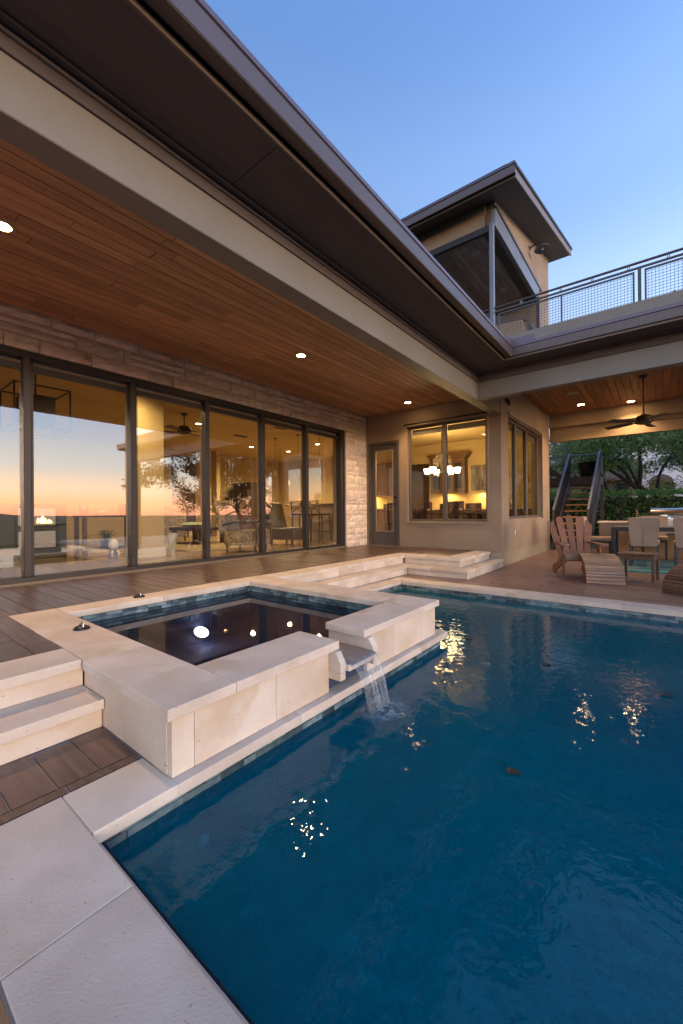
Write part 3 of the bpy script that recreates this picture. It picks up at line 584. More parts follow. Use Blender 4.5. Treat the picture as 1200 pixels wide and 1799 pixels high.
# trim lip around the openings
def trim_y(x0, x1, z0, z1, wd=0.045, nm='window_trim'):
    MB().box(x0-wd, x1+wd, RY-0.022, RY-0.001, z1, z1+wd*1.2, 0.004).box(x1, x1+wd, RY-0.02, RY-0.001, z0, z1-0.001, 0.004).box(x0-wd*.7, x1+wd, RY-0.026, RY-0.001, z0-wd, z0-0.001, 0.004).build(nm, M['stucco'], house)
trim_y(*WN)
MB().box(WN[0]-0.055, WN[1]+0.055, RY-0.034, RY-0.0225, WN[3]+0.03, WN[3]+0.062, 0.002).build('drip_cap', M['bronze'], house)
MB().box(CX+0.001, CX+0.03, SN[0]-0.03, SN[1]+0.06, SN[3]+0.02, SN[3]+0.075, 0.003).box(CX+0.001, CX+0.03, SN[1]+0.01, SN[1]+0.06, SN[2]-0.03, SN[3]+0.019, 0.003).build('drip_cap', M['taupe_frame'], house)
# dining window (rear wall)
def framed(name, cells, fixed, axis, z0, z1, fm, bar=0.045, dep=0.06, panemat='pane2'):
    a0, a1 = cells[0], cells[-1]; mb = MB()
    def bx(p, q, r, s, d0=0.0, d1=dep):
        if axis == 'x': mb.box(p, q, fixed+d0, fixed+d1, r, s, 0.004)
        else: mb.box(fixed-d1, fixed-d0, p, q, r, s, 0.004)
    bx(a0, a1, z1-bar, z1); bx(a0, a1, z0, z0+bar); bx(a0, a0+bar, z0+bar, z1-bar); bx(a1-bar, a1, z0+bar, z1-bar)
    fr = mb.build(name, M[fm], house)
    for c in cells[1:-1]:
        mb = MB(); bx(c-0.045, c+0.045, z0+bar, z1-bar, -0.006, dep+0.01); mb.build('mullion', M[fm], fr)
    for p, q in zip(cells, cells[1:]):
        mb = MB(); bx(p+0.02, q-0.02, z0+0.02, z1-0.02, 0.03, 0.036); mb.build('pane', M[panemat], fr)
        mb = MB(); bx(p+0.05, q-0.05, z1-0.17, z1-0.055, 0.07, 0.13); mb.build('shade_box', bpy.data.materials['pale_shade_cassette'], fr)
    return fr
framed('window', [WN[0]+.005, -3.63, WN[1]-.005], RY+0.07, 'x', WN[2]+.005, WN[3]-.005, 'taupe_frame')
framed('window', [SN[0]+.005, 9.36, 10.30, SN[1]-.005], CX-0.07, 'y', SN[2]+.005, SN[3]-.005, 'taupe_frame', panemat='pane3')
# glazed patio door
b = MB(); b.box(DX0, DX0+0.06, RY-0.015, RY+0.16, 0, DH).box(DX1-0.06, DX1, RY-0.015, RY+0.16, 0, DH).box(DX0+0.06, DX1-0.06, RY-0.015, RY+0.16, DH-0.06, DH)
b.build('door_frame', M['doorpaint'], house)
dx0, dx1 = DX0+0.065, DX1-0.065; dw = dx1-dx0
b = MB(); b.box(dx0, dx0+0.115, RY+0.03, RY+0.075, 0.02, DH-0.065, 0.004).box(dx1-0.115, dx1, RY+0.03, RY+0.075, 0.02, DH-0.065, 0.004).box(dx0+0.115, dx1-0.115, RY+0.03, RY+0.075, 0.02, 0.33).box(dx0+0.115, dx1-0.115, RY+0.03, RY+0.075, DH-0.2, DH-0.065)
door = b.build('door', M['doorpaint'], house)
gx0, gx1 = dx0+0.115, dx1-0.115
MB().box(gx0, gx1, RY+0.05, RY+0.056, 0.33, DH-0.2).build('pane', M['pane2'], door)
MB().box(gx0, gx0+0.018, RY+0.018, RY+0.03, 0.33, DH-0.2).box(gx1-0.018, gx1, RY+0.018, RY+0.03, 0.33, DH-0.2).box(gx0+.018, gx1-.018, RY+0.018, RY+0.03, 0.33, 0.348).box(gx0+.018, gx1-.018, RY+0.018, RY+0.03, DH-0.218, DH-0.2).build('glazing_bead', mat('pale_glazing_bead', (0.36, 0.33, 0.29), 0.4, metal=0.4), door)
MB().tube([(dx1-0.055, RY+0.03, 0.98), (dx1-0.055, RY-0.03, 0.98), (dx1-0.17, RY-0.032, 0.978)], 0.011, 10).lathe([(0.001, 0), (0.03, 0.001), (0.03, 0.012), (0.001, 0.014)], (dx1-0.055, RY+0.02, 0.975), 12).build('handle', M['black'], door, smooth=40)
MB().box(dx1-0.08, dx1-0.03, RY+0.005, RY+0.029, 1.10, 1.17, 0.01, 2).build('lock', M['black'], door)
for zz in (0.25, 0.85, 1.5, 2.15): MB().tube([(dx0-0.003, RY-0.02, zz-0.05), (dx0-0.003, RY-0.02, zz+0.05)], 0.011, 8).build('hinge', M['black'], door)
MB().box(DX0-0.02, DX1+0.02, RY-0.06, RY-0.016, 0.001, 0.016).build('threshold', M['stainless'], house)
# ceilings: boards
def ceil_part(name, x0, x1, y0, y1, z): return MB().box(x0, x1, y0, y1, z+0.012, z+0.06).build(name, M['soffit'], house)
ca = ceil_part('wood_ceiling', WX-0.02, -2.61, -3, RY, CA)
plank_field('plank', ca, WX+0.004, -2.625, -0.8, RY-0.004, CA, 'y', 0.122, 2.6, 0.006, 0.012, M['cedar'], 0.0016, True)
cb = ceil_part('wood_ceiling', CX, XE, BY+0.19, FY, CB)
plank_field('plank', cb, CX+0.004, 1.25, BY+0.2, FY-0.005, CB, 'y', 0.133, 3.4, 0.007, 0.012, M['cedar_wide'], 0.002, True)
MB().box(1.26, XE-.01, BY+0.2, FY, CB, CB+0.011).build('plank_sheet', M['cedar_wide'], house)
# beams
MB().box(-2.62, -2.43, -3, RY-0.002, BZ, SZ+0.1, 0.006).build('beam', M['beam'], house)
MB().box(-2.428, XE, BY, BY+0.15, BZ, CB+0.2, 0.006).build('beam', M['beam'], house)
MB().box(-2.62, CX-0.002, BY+0.15, RY-0.003, SZ-0.02, 3.6).build('beam_infill', M['beam'], house)
MB().box(-2.52, -2.455, RY-0.12, RY-0.004, 2.72, 3.10).build('beam_bracket', M['darksteel'], house)
MB().box(CX+0.003, CX+0.05, 8.38, 8.46, 2.97, 3.06, 0.004).box(CX+0.05, CX+0.10, 8.36, 8.42, 2.90, 3.02, 0.004).build('beam_hanger', M['darksteel'], house)
# far beam of the dining patio, with its deeper band
MB().box(CX+0.003, XE, FY, FY+0.3, 3.10, 3.9).build('beam', M['stucco'], house)
MB().box(CX+0.003, XE, FY+0.12, FY+0.3, 2.72, 3.098).build('beam', M['stucco'], house)
# eaves: soffit panels, drip edge, gutter
cy = [-3, -0.65, 1.765, 4.19, 4.79, 6.455]
for a, c in zip(cy, cy[1:]): MB().box(-2.428, -1.882, a+0.003, c-0.003, SZ, SZ+0.015).build('soffit_panel', M['soffit'], house)
MB().prism([(-2.428, 6.458), (-1.885, 6.458), (-2.428, BY-0.003)], 'z', SZ, SZ+0.015).build('soffit_panel', M['soffit'], house)
MB().prism([(-1.878, 6.458), (-0.65, 6.458), (-0.65, BY-0.003), (-2.420, BY-0.003)], 'z', SZ+0.0005, SZ+0.0155).build('soffit_panel', M['soffit'], house)
for a, c in ((-0.644, 1.79), (1.796, XE)): MB().box(a, c, 6.458, BY-0.003, SZ, SZ+0.015).build('soffit_panel', M['soffit'], house)
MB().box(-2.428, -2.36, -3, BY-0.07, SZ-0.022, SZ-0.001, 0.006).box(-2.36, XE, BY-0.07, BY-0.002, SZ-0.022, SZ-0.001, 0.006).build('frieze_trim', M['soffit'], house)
MB().box(-2.429, -2.412, -3, BY-0.018, 2.985, SZ-0.023, 0.003).box(-2.412, XE, BY-0.018, BY-0.001, 2.985, SZ-0.023, 0.003).build('beam_shade_band', M['soffit'], house)  # dark band along both beam tops, stands in for the soffit's shade
MB().tube([(-2.405, -3, SZ-0.05), (-2.405, BY-0.03, SZ-0.05), (XE, BY-0.03, SZ-0.05)], 0.012, 8).build('conduit', M['soffit'], house, smooth=40)
MB().box(-1.882, -1.868, -3, 6.456, SZ-0.006, SZ+0.03).box(-1.882, XE, 6.441, 6.456, SZ-0.006, SZ+0.03).build('drip_edge', M['brass'], house)
def gutter(prof, name, m):     # profile (offset outwards, z), swept along both eaves with a mitre at the inner corner
    b = MB(); rings = []
    for end in (0, 1, 2):
        ring = []
        for o, z in prof:
            x = -1.755+o; y = 6.42-o
            ring.append(b.bm.verts.new((x, -3, z) if end == 0 else (x, y, z) if end == 1 else (XE+.02, y, z)))
        rings.append(ring)
    for p, q in zip(rings, rings[1:]):
        n = len(p)
        for k in range(n): b.bm.faces.new((p[k], p[(k+1) % n], q[(k+1) % n], q[k]))
    b.build(name, m, house)
gutter([(-0.095, 3.155), (-0.003, 3.142), (0.004, 3.150), (0.012, 3.262), (-0.095, 3.262)], 'gutter', M['fascia'])
gutter([(-0.10, 3.264), (0.010, 3.264), (0.022, 3.270), (0.022, 3.282), (0.012, 3.286), (0.012, 3.318), (-0.10, 3.33)], 'roof_edge_cap', M['cap'])
MB().box(-1.748, -1.742, 6.16, 6.403, 3.31, 3.40).build('splash_guard', M['cap'], house)
MB().box(-1.74, -1.42, 6.404, 6.410, 3.31, 3.40).build('splash_guard', M['cap'], house)
# roofs (shade the patios)
MB().box(-16, -1.87, -4, RY+0.2, 3.20, 3.262).build('roof', M['bronze'], house)
MB().box(-16, CX+0.1, RY+0.2, FY+0.3, 3.64, 3.72).box(-1.87, XE, 6.44, 8.72, 3.20, 3.262).build('roof', M['bronze'], house)
MB().box(-2.62, XE, 8.805, FY+0.3, 3.64, 4.23).build('terrace_deck', mat('pale_terrace_paving', (0.55, 0.48, 0.42), 0.8), house)
MB().box(-2.60, XE, 8.70, 8.738, 3.27, 4.16).build('terrace_wall', M['stucco'], house)
k0 = -2.6
for k in range(5): MB().box(k0+k*1.2+0.006, k0+(k+1)*1.2-0.006, 8.66, 8.80, 4.165, 4.235, 0.004).build('terrace_coping', M['stucco'], house)
MB().box(-0.345+CX+0.345, CX+0.012, 8.98, 9.05, 0.27, 0.37, 0.004).build('outlet', M['stainless'], house)
MB().box(CX+0.001, CX+0.02, 12.15, 12.22, 0.42, 0.53, 0.004).build('outlet', M['stainless'], house)
MB().tube([(CX+0.015, 12.19, 0.42), (CX+0.02, 12.22, 0.1), (CX+0.03, 12.3, -0.28)], 0.008, 6).build('conduit', M['plinth'], house)

for yy in (BY+0.02, FY+0.02): MB().box(XE-0.28, XE-0.04, yy, yy+0.24, L, BZ-0.002, 0.006).build('patio_column', M['stucco'], house)
# ------------------------------------------------------------------ recessed ceiling lights (all lit; one over the dining patio is unseen, added for its light)
M['lampglow'] = emit('warm_lamp_glow', (1.0, 0.62, 0.28), 10.0)
M['trimring'] = mat('brass_light_trim', (0.5, 0.36, 0.2), 0.35, metal=0.6)
def downlight(x, y, z, label, power, group, r=0.062, glow=None):
    t = thing('recessed_light', label, 'ceiling light', (x, y, z), group)
    MB().lathe([(r+0.028, -0.001), (r+0.026, -0.007), (r, -0.009), (r-0.006, -0.002)], (x, y, z), 28).build('trim_ring', M['trimring'], t, smooth=40)
    MB().lathe([(r-0.004, -0.0095), (r-0.004, -0.004)], (x, y, z), 28).build('lens', glow or M['lampglow'], t, smooth=40)
    if power: lamp('downlight_lamp', 'SPOT', (x, y, z-0.03), power, (1, 0.60, 0.29), (0, 0, 0), 0.05, 125, 0.85)
    return t
gA = 'lit recessed lights in the wood ceiling over the upper patio'
downlight(-4.117, 0.846, CA, 'lit recessed light in the patio ceiling, cut by the left edge of the photo', 21, gA)
downlight(-4.127, 4.283, CA, 'lit recessed light in the middle of the patio wood ceiling', 21, gA)
downlight(-4.161, 7.55, CA, 'lit recessed light in the wood ceiling just above the glazed door', 15, gA)
gB = 'lit recessed lights in the wood ceiling over the dining patio'
downlight(-1.53, 11.65, CB, 'lit recessed light in the dining patio ceiling nearest the house wall', 20, gB, 0.075)
downlight(-0.53, 12.10, CB, 'lit recessed light in the dining patio ceiling beside the fan rod', 20, gB, 0.075)
downlight(1.6, 9.3, CB, 'added unseen light for the dining patio deck beyond the edge of the photo', 20, gB, 0.075)  # added out of view to brighten the deck
spk = thing('ceiling_speaker', 'round white unlit speaker grille in the dining patio ceiling', 'speaker', (-1.523, 10.40, CB))
MB().lathe([(0.115, -0.001), (0.113, -0.010), (0.10, -0.012)], (-1.523, 10.40, CB), 28).build('rim', mat('white_grille', (0.5, 0.47, 0.43), 0.6), spk, smooth=40)
MB().lathe([(0.098, -0.0125), (0.097, -0.014)], (-1.523, 10.40, CB), 28).build('grille', mat('white_mesh', (0.46, 0.43, 0.40), 0.8, bump=0.5, bscale=400), spk)

# ------------------------------------------------------------------ tower behind the roof
RYL = 8.78
tower = thing('tower', 'tan stucco tower with deep dark shed roof and open wood ceilinged porch', 'tower', (-4.5, 11.5, 4.25))
TXW = -2.73; SL = 0.2555
def sof(y): return 7.46 + (y-8.44)*SL
# gable wall facing right, back corner at y=14.5
MB().prism([(12.9, 4.2), (14.5, 4.2), (14.5, sof(14.5)), (9.05, sof(9.05)), (9.05, 7.05), (12.9, 7.05)], 'x', TXW-0.25, TXW-0.06).build('gable_wall', M['stucco'], tower)
MB().prism([(9.05, 7.36), (9.05, sof(9.05)), (14.3, sof(14.3)), (14.3, 7.36)], 'x', -8.0, -7.8).build('gable_wall', M['stucco'], tower)
MB().box(-8.0, TXW-0.26, 9.0, 9.2, 6.98, sof(9.1)-0.002).build('front_wall', M['stucco'], tower)
MB().box(-8.0, TXW-0.26, 12.9, 13.1, 4.2, 7.4).build('back_wall', M['stucco'], tower)
# porch beams
MB().box(TXW-0.10, TXW, 8.90, 12.95, 6.96, 7.345, 0.006).build('porch_beam', M['steel'], tower)
MB().box(TXW-0.058, TXW+0.012, 8.93, 13.2, 7.36, 7.43, 0.004).build('porch_flashing', M['bronze'], tower)
MB().box(TXW-0.30, TXW-0.105, 8.92, 13.0, 6.935, 6.99).build('porch_trim', M['bronze'], tower)
MB().box(-8.0, TXW-0.11, 8.905, 8.995, 6.91, 7.05).build('porch_trim', M['bronze'], tower)
tc_ = MB().box(-8.0, TXW-0.3, 9.0, 12.9, 7.03, 7.07).build('porch_ceiling', M['soffit'], tower)
plank_field('plank', tc_, -5.6, TXW-0.305, 9.0, 12.9, 7.015, 'y', 0.165, 5.0, 0.008, 0.014, M['cedar_grey'], 0.002, True)
MB().box(TXW-0.095, TXW-0.005, 8.74, 8.83, 4.25, 6.955, 0.006).build('porch_post', M['steel'], tower)
MB().box(TXW-0.02, TXW+0.07, 12.6, 12.72, 4.25, 6.955, 0.004).build('porch_post', M['darksteel'], tower)
# roof: sloping slab with soffit panels, rake boards, gutter
RX = -2.20
def slopebox(x0, x1, y0, y1, d0, d1, nm, m):
    MB().prism([(y0, sof(y0)+d0), (y1, sof(y1)+d0), (y1, sof(y1)+d1), (y0, sof(y0)+d1)], 'x', x0, x1).build(nm, m, tower)
for x0, x1 in ((-2.72, RX-0.03), (-5.2, -2.724), (-8.5, -5.204)):
    for y0, y1 in ((8.5, 9.9), (9.905, 12.2), (12.205, 14.95)): slopebox(x0, x1, y0, y1, 0.0, 0.015, 'soffit_panel', M['soffit'])
slopebox(-8.6, RX-0.01, 8.46, 15.0, 0.016, 0.20, 'roof', M['bronze'])
slopebox(RX-0.03, RX, 8.46, 15.0, -0.012, 0.17, 'rake_board', mat('taupe_rake_board', (0.16, 0.135, 0.13), 0.5))
slopebox(RX-0.05, RX+0.035, 8.36, 15.02, 0.172, 0.23, 'rake_flashing', M['bronze'])
MB().box(-8.6, RX-0.02, 8.455, 8.468, sof(8.46)-0.012, sof(8.46)+0.02).build('drip_edge', M['brass'], tower)
MB().prism([(8.452, sof(8.4)+0.05), (8.372, sof(8.4)+0.04), (8.352, sof(8.4)+0.185), (8.452, sof(8.4)+0.19)], 'x', -8.6, RX+0.01).build('gutter', M['fascia'], tower)
MB().box(-8.6, RX+0.025, 8.335, 8.455, sof(8.4)+0.192, sof(8.4)+0.25, 0.004).build('roof_edge_cap', M['cap'], tower)
MB().box(-8.6, RX-0.15, 8.39, 8.45, sof(8.4)+0.252, sof(8.4)+0.30).build('roof_ridge', M['bronze'], tower)
# things seen through the railing: low wall and stair flank beyond the porch
MB().prism([(-4.0, 4.2), (-2.66, 4.2), (-2.66, 5.38), (-2.75, 5.72), (-4.0, 5.80)], 'y', 11.0, 11.1).build('porch_wall', M['stucco'], tower)
MB().prism([(-2.64, 4.2), (-2.25, 4.2), (-2.25, 4.8), (-2.64, 5.75), (-4.0, 6.3), (-4.0, 5.9), (-2.64, 5.72)], 'y', 11.12, 11.2).build('stair_flank', M['soffit'], tower)
MB().bar((-2.50, 11.05, 5.55), (-2.2, 11.05, 4.55), 0.03, 0.045).build('stair_rail', M['steel'], tower)
for (x, y), lb in (((-3.425, 9.652), 'unlit round recessed light in the tower porch ceiling, nearer the front'), ((-3.393, 11.677), 'unlit round recessed light in the tower porch ceiling behind the steel post')):
    t = thing('recessed_light', lb, 'ceiling light', (x, y, 7.012), 'unlit recessed lights in the tower porch ceiling')
    MB().lathe([(0.11, -0.001), (0.108, -0.008), (0.085, -0.010), (0.08, -0.004)], (x, y, 7.012), 24).build('trim_ring', M['trimring'], t, smooth=40)
    MB().lathe([(0.079, -0.006), (0.05, -0.002)], (x, y, 7.012), 24).build('lens', mat('unlit_lens', (0.3, 0.31, 0.32), 0.3), t)
# barn light on the gable
wl = thing('wall_lamp', 'grey gooseneck barn light on the tower gable', 'wall lamp', (TXW-0.05, 12.05, 8.1))
MB().lathe([(0.07, 0), (0.07, 0.02), (0.05, 0.03)], (0, 0, 0), 16).build('backplate', M['darksteel'], wl, origin=(0, 0, 0))
bp0 = [c for c in wl.children][0]; bp0.location = (-0.01, 0, 0); bp0.rotation_euler = (0, R(90), 0)
MB().tube([(TXW-0.04, 12.05, 8.1), (TXW+0.12, 12.05, 8.16), (TXW+0.24, 12.05, 8.14), (TXW+0.28, 12.05, 8.05)], 0.02, 8).build('arm', M['darksteel'], wl, smooth=40)
MB().lathe([(0.04, 0.07), (0.06, 0.04), (0.19, -0.02), (0.21, -0.05), (0.2, -0.045), (0.05, 0.02)], (TXW+0.28, 12.05, 7.99), 28).build('shade', M['steel'], wl, smooth=30)
MB().lathe([(0.02, 0), (0.04, -0.03), (0.02, -0.07)], (TXW+0.28, 12.05, 7.99), 12).build('bulb', mat('frosted_bulb', (0.7, 0.65, 0.6), 0.3), wl, smooth=60)

# ------------------------------------------------------------------ terrace railing with wire mesh
rail = thing('terrace_railing', 'grey steel terrace railing with wire mesh infill panels', 'railing', (0, RYL, 4.29))
def rl(nm, a, b_, wd, ht): MB().bar(a, b_, wd, ht).build(nm, M['darksteel'], rail)
for x0, x1 in ((-5.2, TXW-0.1), (TXW, XE-0.05)):
    MB().tube([(x0, RYL, 5.125), (x1, RYL, 5.125)], 0.022, 10).build('handrail', M['darksteel'], rail, smooth=40)
    rl('mid_rail', (x0, RYL, 5.035), (x1, RYL, 5.035), 0.035, 0.03)
for x in (-0.245, 2.2, XE-0.06): rl('post', (x, RYL, 4.25), (x, RYL, 5.02), 0.05, 0.06)
for x in (-2.2, -1.47, -0.95, -0.4, 0.15, 0.9): MB().box(x-0.02, x-0.008, RYL-0.012, RYL+0.012, 5.05, 5.11).box(x+0.008, x+0.02, RYL-0.012, RYL+0.012, 5.05, 5.11).build('bracket', M['steel'], rail)
for x0, x1 in ((-5.1, -2.85), (-2.665, -0.315), (-0.175, 2.13), (2.27, 3.88)):
    z0, z1 = 4.31, 4.985
    MB().box(x0, x1, RYL-0.012, RYL+0.012, z1-0.028, z1).box(x0, x1, RYL-0.012, RYL+0.012, z0, z0+0.028).box(x0, x0+0.028, RYL-0.011, RYL+0.011, z0+0.028, z1-0.028).box(x1-0.028, x1, RYL-0.011, RYL+0.011, z0+0.028, z1-0.028).build('mesh_frame', M['darksteel'], rail)
    b = MB(); n = int((x1-x0)/0.05)
    for k in range(1, n): b.bar((x0+(x1-x0)*k/n, RYL-0.003, z0+0.02), (x0+(x1-x0)*k/n, RYL-0.003, z1-0.02), 0.0055, 0.0055)
    for k in range(1, 13): b.bar((x0+0.02, RYL+0.003, z0+(z1-z0)*k/13), (x1-0.02, RYL+0.003, z0+(z1-z0)*k/13), 0.0055, 0.0055)
    b.build('wire_mesh', M['darksteel'], rail, kind='stuff')
rl('stiffener', (-1.462, RYL, 4.38), (-1.462, RYL, 4.97), 0.028, 0.02)
for (x, y) in ((0.15, 9.6),):
    tcx = thing('terrace_chair', 'dark slatted lounge chair back peeping over the terrace edge', 'chair', (x, y, 4.25))
    for k in range(7): MB().bar((x-0.1+k*0.07, y+k*0.0, 4.35), (x+0.06+k*0.07, y+0.1, 4.78), 0.05, 0.02).build('slat', M['darksteel'], tcx)
    MB().bar((x-0.15, y, 4.45), (x+0.1, y+0.1, 4.85), 0.04, 0.04).bar((x+0.08, y+0.1, 4.80), (x+0.6, y+0.1, 4.76), 0.04, 0.04).build('frame', M['darksteel'], tcx)

# ------------------------------------------------------------------ interior shell (part of the house)
M['ywall'] = mat('warm_yellow_plaster', (0.56, 0.425, 0.205), 0.85, col2=(0.52, 0.39, 0.185), nscale=1.5, bump=0.08, bscale=90)
M['ifloor'] = mat('tan_floor_tile', (0.40, 0.28, 0.18), 0.22, col2=(0.33, 0.225, 0.14), nscale=1.4, ndet=6)
M['dwood'] = mat('dark_stained_wood', (0.060, 0.034, 0.022), 0.4, col2=(0.035, 0.02, 0.014), nscale=3, stretch=(1.5, 14, 14))
M['mwood'] = mat('brown_cabinet_wood', (0.15, 0.075, 0.035), 0.4, col2=(0.09, 0.042, 0.02), nscale=3, stretch=(14, 14, 1.5))
M['white'] = mat('white_painted_trim', (0.72, 0.68, 0.60), 0.5)
b = MB().box(-14, SX-0.02, -4, 12.42, -0.06, 0.0).box(SX-0.02, CX-0.23, RY+0.225, 12.42, -0.06, 0.0)
b.build('interior_floor', M['ifloor'], house)
b = MB().box(-14.2, -13.2, -4, 12.42, 0, 3.05).box(-13.2, SX-0.1, -4.2, -4.0, 0, 3.05).box(-13.2, CX-0.001, 12.25, 12.44, -0.0295, 3.05)
b.box(-7.68, -7.2, 3.33, 3.80, 0.0, 3.0)
b.build('interior_wall', M['ywall'], house)
MB().box(-14, SX-0.01, -4, 12.3, 3.0, 3.06).box(SX-0.01, CX-0.23, RY+0.23, 12.3, 3.0, 3.06).build('interior_ceiling', M['ywall'], house)
MB().box(-7.70, -7.18, 3.31, 3.82, 0.001, 0.17, 0.005).build('baseboard', M['white'], house)
# kitchen cabinets and counter along the far wall
kc = MB().box(-9.6, -6.95, 11.65, 12.245, 0.001, 0.88).build('kitchen_cabinet', M['mwood'], house)
MB().box(-9.65, -6.93, 11.6, 12.247, 0.882, 0.92, 0.004).build('counter_top', M['limeface'], kc)
for k in range(5): MB().box(-9.6+k*0.53+0.01, -9.6+(k+1)*0.53-0.01, 11.88, 12.246, 1.38, 2.5, 0.006).build('wall_cabinet', M['mwood'], kc)
for k in range(5): MB().tube([(-9.6+k*0.53+0.46, 11.865, 1.46), (-9.6+k*0.53+0.46, 11.865, 1.66)], 0.008, 6).build('handle', M['stainless'], kc)
MB().box(-6.86, -5.98, 12.19, 12.248, 0.001, 2.38).build('hall_door', M['dwood'], house)
sh = MB().box(-13.19, -13.12, 7.25, 8.1, 0.5, 2.78).build('shuttered_window', M['dwood'], house)
for k in range(24): MB().box(-13.12, -13.10, 7.33, 8.02, 0.6+k*0.088, 0.67+k*0.088).build('slat', M['mwood'], sh)
# cased opening between living room and kitchen
MB().box(-12.5, -12.2, 8.35, 8.5, 0.0, 3.0).build('interior_column', M['ywall'], house)
stairs = thing('interior_stairs', 'dark stepped staircase inside, beyond the sliding doors', 'stairs', (-12.2, 8.7, 0))
for k in range(7): MB().box(-13.0, -11.9, 8.55+k*0.18, 9.95, k*0.28+0.001, (k+1)*0.28, 0.006).build('tread', M['dwood'], stairs)
# interior lamps that show lit, and one spot without a fixture
M['lampglow2'] = emit('warm_room_lamp_glow', (1.0, 0.70, 0.36), 3.5)
gI = 'lit recessed lights in the living room ceiling'
for (x, y), lb, p in (((-8.84, 5.55), 'lit recessed light in the living room ceiling beside the ceiling fan', 36), ((-10.6, 8.6), 'lit recessed light inside, seen in the fourth glass panel', 36), ((-10.4, 10.1), 'lit recessed light over the kitchen, seen in the fifth glass panel', 36), ((-8.6, 9.65), 'lit recessed light over the bar, seen in the last glass panel', 36), ((-6.75, 3.15), 'lit recessed light beside the tan interior column', 14)):
    t = downlight(x, y, 2.998, lb, 0, gI, 0.07, M['lampglow2']); lamp('room_lamp', 'SPOT', (x, y, 2.95), p, (1, 0.72, 0.38), (0, 0, 0), 0.08, 165, 1.0)
lamp('room_lamp', 'SPOT', (-9.5, 1.5, 2.95), 4, (1, 0.72, 0.38), (0, 0, 0), 0.08, 165, 1.0)  # spot without a fixture, lights the left end of the room
for (x, y), lb in (((-9.36, 7.22), 'dark ceiling vent seen in the fourth glass panel'), ((-7.72, 7.22), 'dark ceiling vent seen in the fifth glass panel')):
    v = thing('ceiling_vent', lb, 'vent', (x, y, 3.0), 'vents in the living room ceiling')
    MB().box(x-0.1, x+0.1, y-0.2, y+0.2, 2.988, 2.999).build('frame', M['mwood'], v)
    for k in range(6): MB().box(x-0.08, x+0.08, y-0.17+k*0.06, y-0.13+k*0.06, 2.982, 2.987).build('slat', M['dwood'], v)

def fan(name, label, c, z_ceil, nbl, rb, m, ang0):
    t = thing(name, label, 'ceiling fan', c)
    x, y, z = c
    MB().lathe([(0.075, 0), (0.07, -0.03), (0.03, -0.06)], (x, y, z_ceil), 20).build('canopy', m, t, smooth=40)
    MB().tube([(x, y, z_ceil-0.05), (x, y, z+0.1)], 0.014, 8).build('rod', m, t, smooth=40)
    MB().lathe([(0.05, 0.12), (0.13, 0.08), (0.155, 0.02), (0.155, -0.03), (0.12, -0.06), (0.05, -0.075)], (x, y, z), 28).build('motor', m, t, smooth=30)
    for k in range(nbl):
        a = ang0 + 2*math.pi*k/nbl; mt = Matrix.Translation((x, y, z-0.02)) @ Matrix.Rotation(a, 4, 'Z') @ Matrix.Rotation(R(11), 4, 'X')
        b = MB(); P = [(0.2, -0.045), (0.3, -0.065), (rb-0.06, -0.085), (rb, -0.06), (rb, 0.06), (rb-0.06, 0.085), (0.3, 0.065), (0.2, 0.045)]
        b.prism(P, 'z', -0.005, 0.005); b.bm.transform(mt); b.build('blade', M['dwood'], t)
        b = MB(); b.box(0.10, 0.26, -0.02, 0.02, -0.012, -0.006); b.bm.transform(mt); b.build('blade_arm', m, t)
    return t
fan('ceiling_fan', 'dark four blade ceiling fan hanging inside the living room', (-8.2, 4.80, 2.62), 3.0, 4, 0.62, M['black'], 0.5)
fan('ceiling_fan', 'brown five blade ceiling fan hanging over the outdoor dining table', (-0.234, 9.97, 2.56), CB, 5, 0.74, mat('brown_fan_metal', (0.05, 0.034, 0.026), 0.4, metal=0.4), 0.15)
# lantern chandelier
lc = thing('lantern_chandelier', 'black open box lantern hanging inside the leftmost glass panels', 'chandelier', (-7.2, 1.85, 2.3))
b = MB()
for sx in (-0.36, 0.36):
    for sy in (-0.33, 0.33): b.box(-7.2+sx-.01, -7.2+sx+.01, 1.85+sy-.01, 1.85+sy+.01, 2.02, 2.62)
for zz in (2.03, 2.61):
    for s in (-1, 1): b.box(-7.56, -6.84, 1.85+.33*s-.01, 1.85+.33*s+.01, zz-.01, zz+.01).box(-7.2+.36*s-.01, -7.2+.36*s+.01, 1.53, 2.17, zz-.01, zz+.01)
b.build('frame', M['black'], lc)
MB().box(-7.4, -7.0, 1.66, 2.04, 2.10, 2.52).build('lamp_shade', mat('dark_mesh_shade', (0.06, 0.05, 0.04), 0.8), lc)
MB().tube([(-7.2, 1.85, 2.5), (-7.2, 1.85, 3.0)], 0.012, 6).build('chain', M['black'], lc)
# pendants
for (x, y), lb in (((-8.9, 8.1), 'small glass pendant lamp hanging at the left of the bar'), ((-8.0, 8.15), 'small glass pendant lamp hanging over the middle of the bar'), ((-7.45, 8.42), 'small glass pendant lamp hanging nearest the end of the glass wall')):
    p = thing('pendant_lamp', lb, 'pendant lamp', (x, y, 1.85), 'pendant lamps over the bar')
    MB().lathe([(0.05, 0), (0.048, -0.02), (0.012, -0.03)], (x, y, 2.999), 14).build('canopy', M['black'], p)
    MB().tube([(x, y, 2.98), (x, y, 2.03)], 0.006, 6).build('cord', M['black'], p)
    MB().lathe([(0.02, 0.20), (0.04, 0.17), (0.055, 0.02), (0.05, 0.0)], (x, y, 1.85), 14).build('shade', mat('amber_glass', (0.45, 0.33, 0.14), 0.15), p, smooth=40)
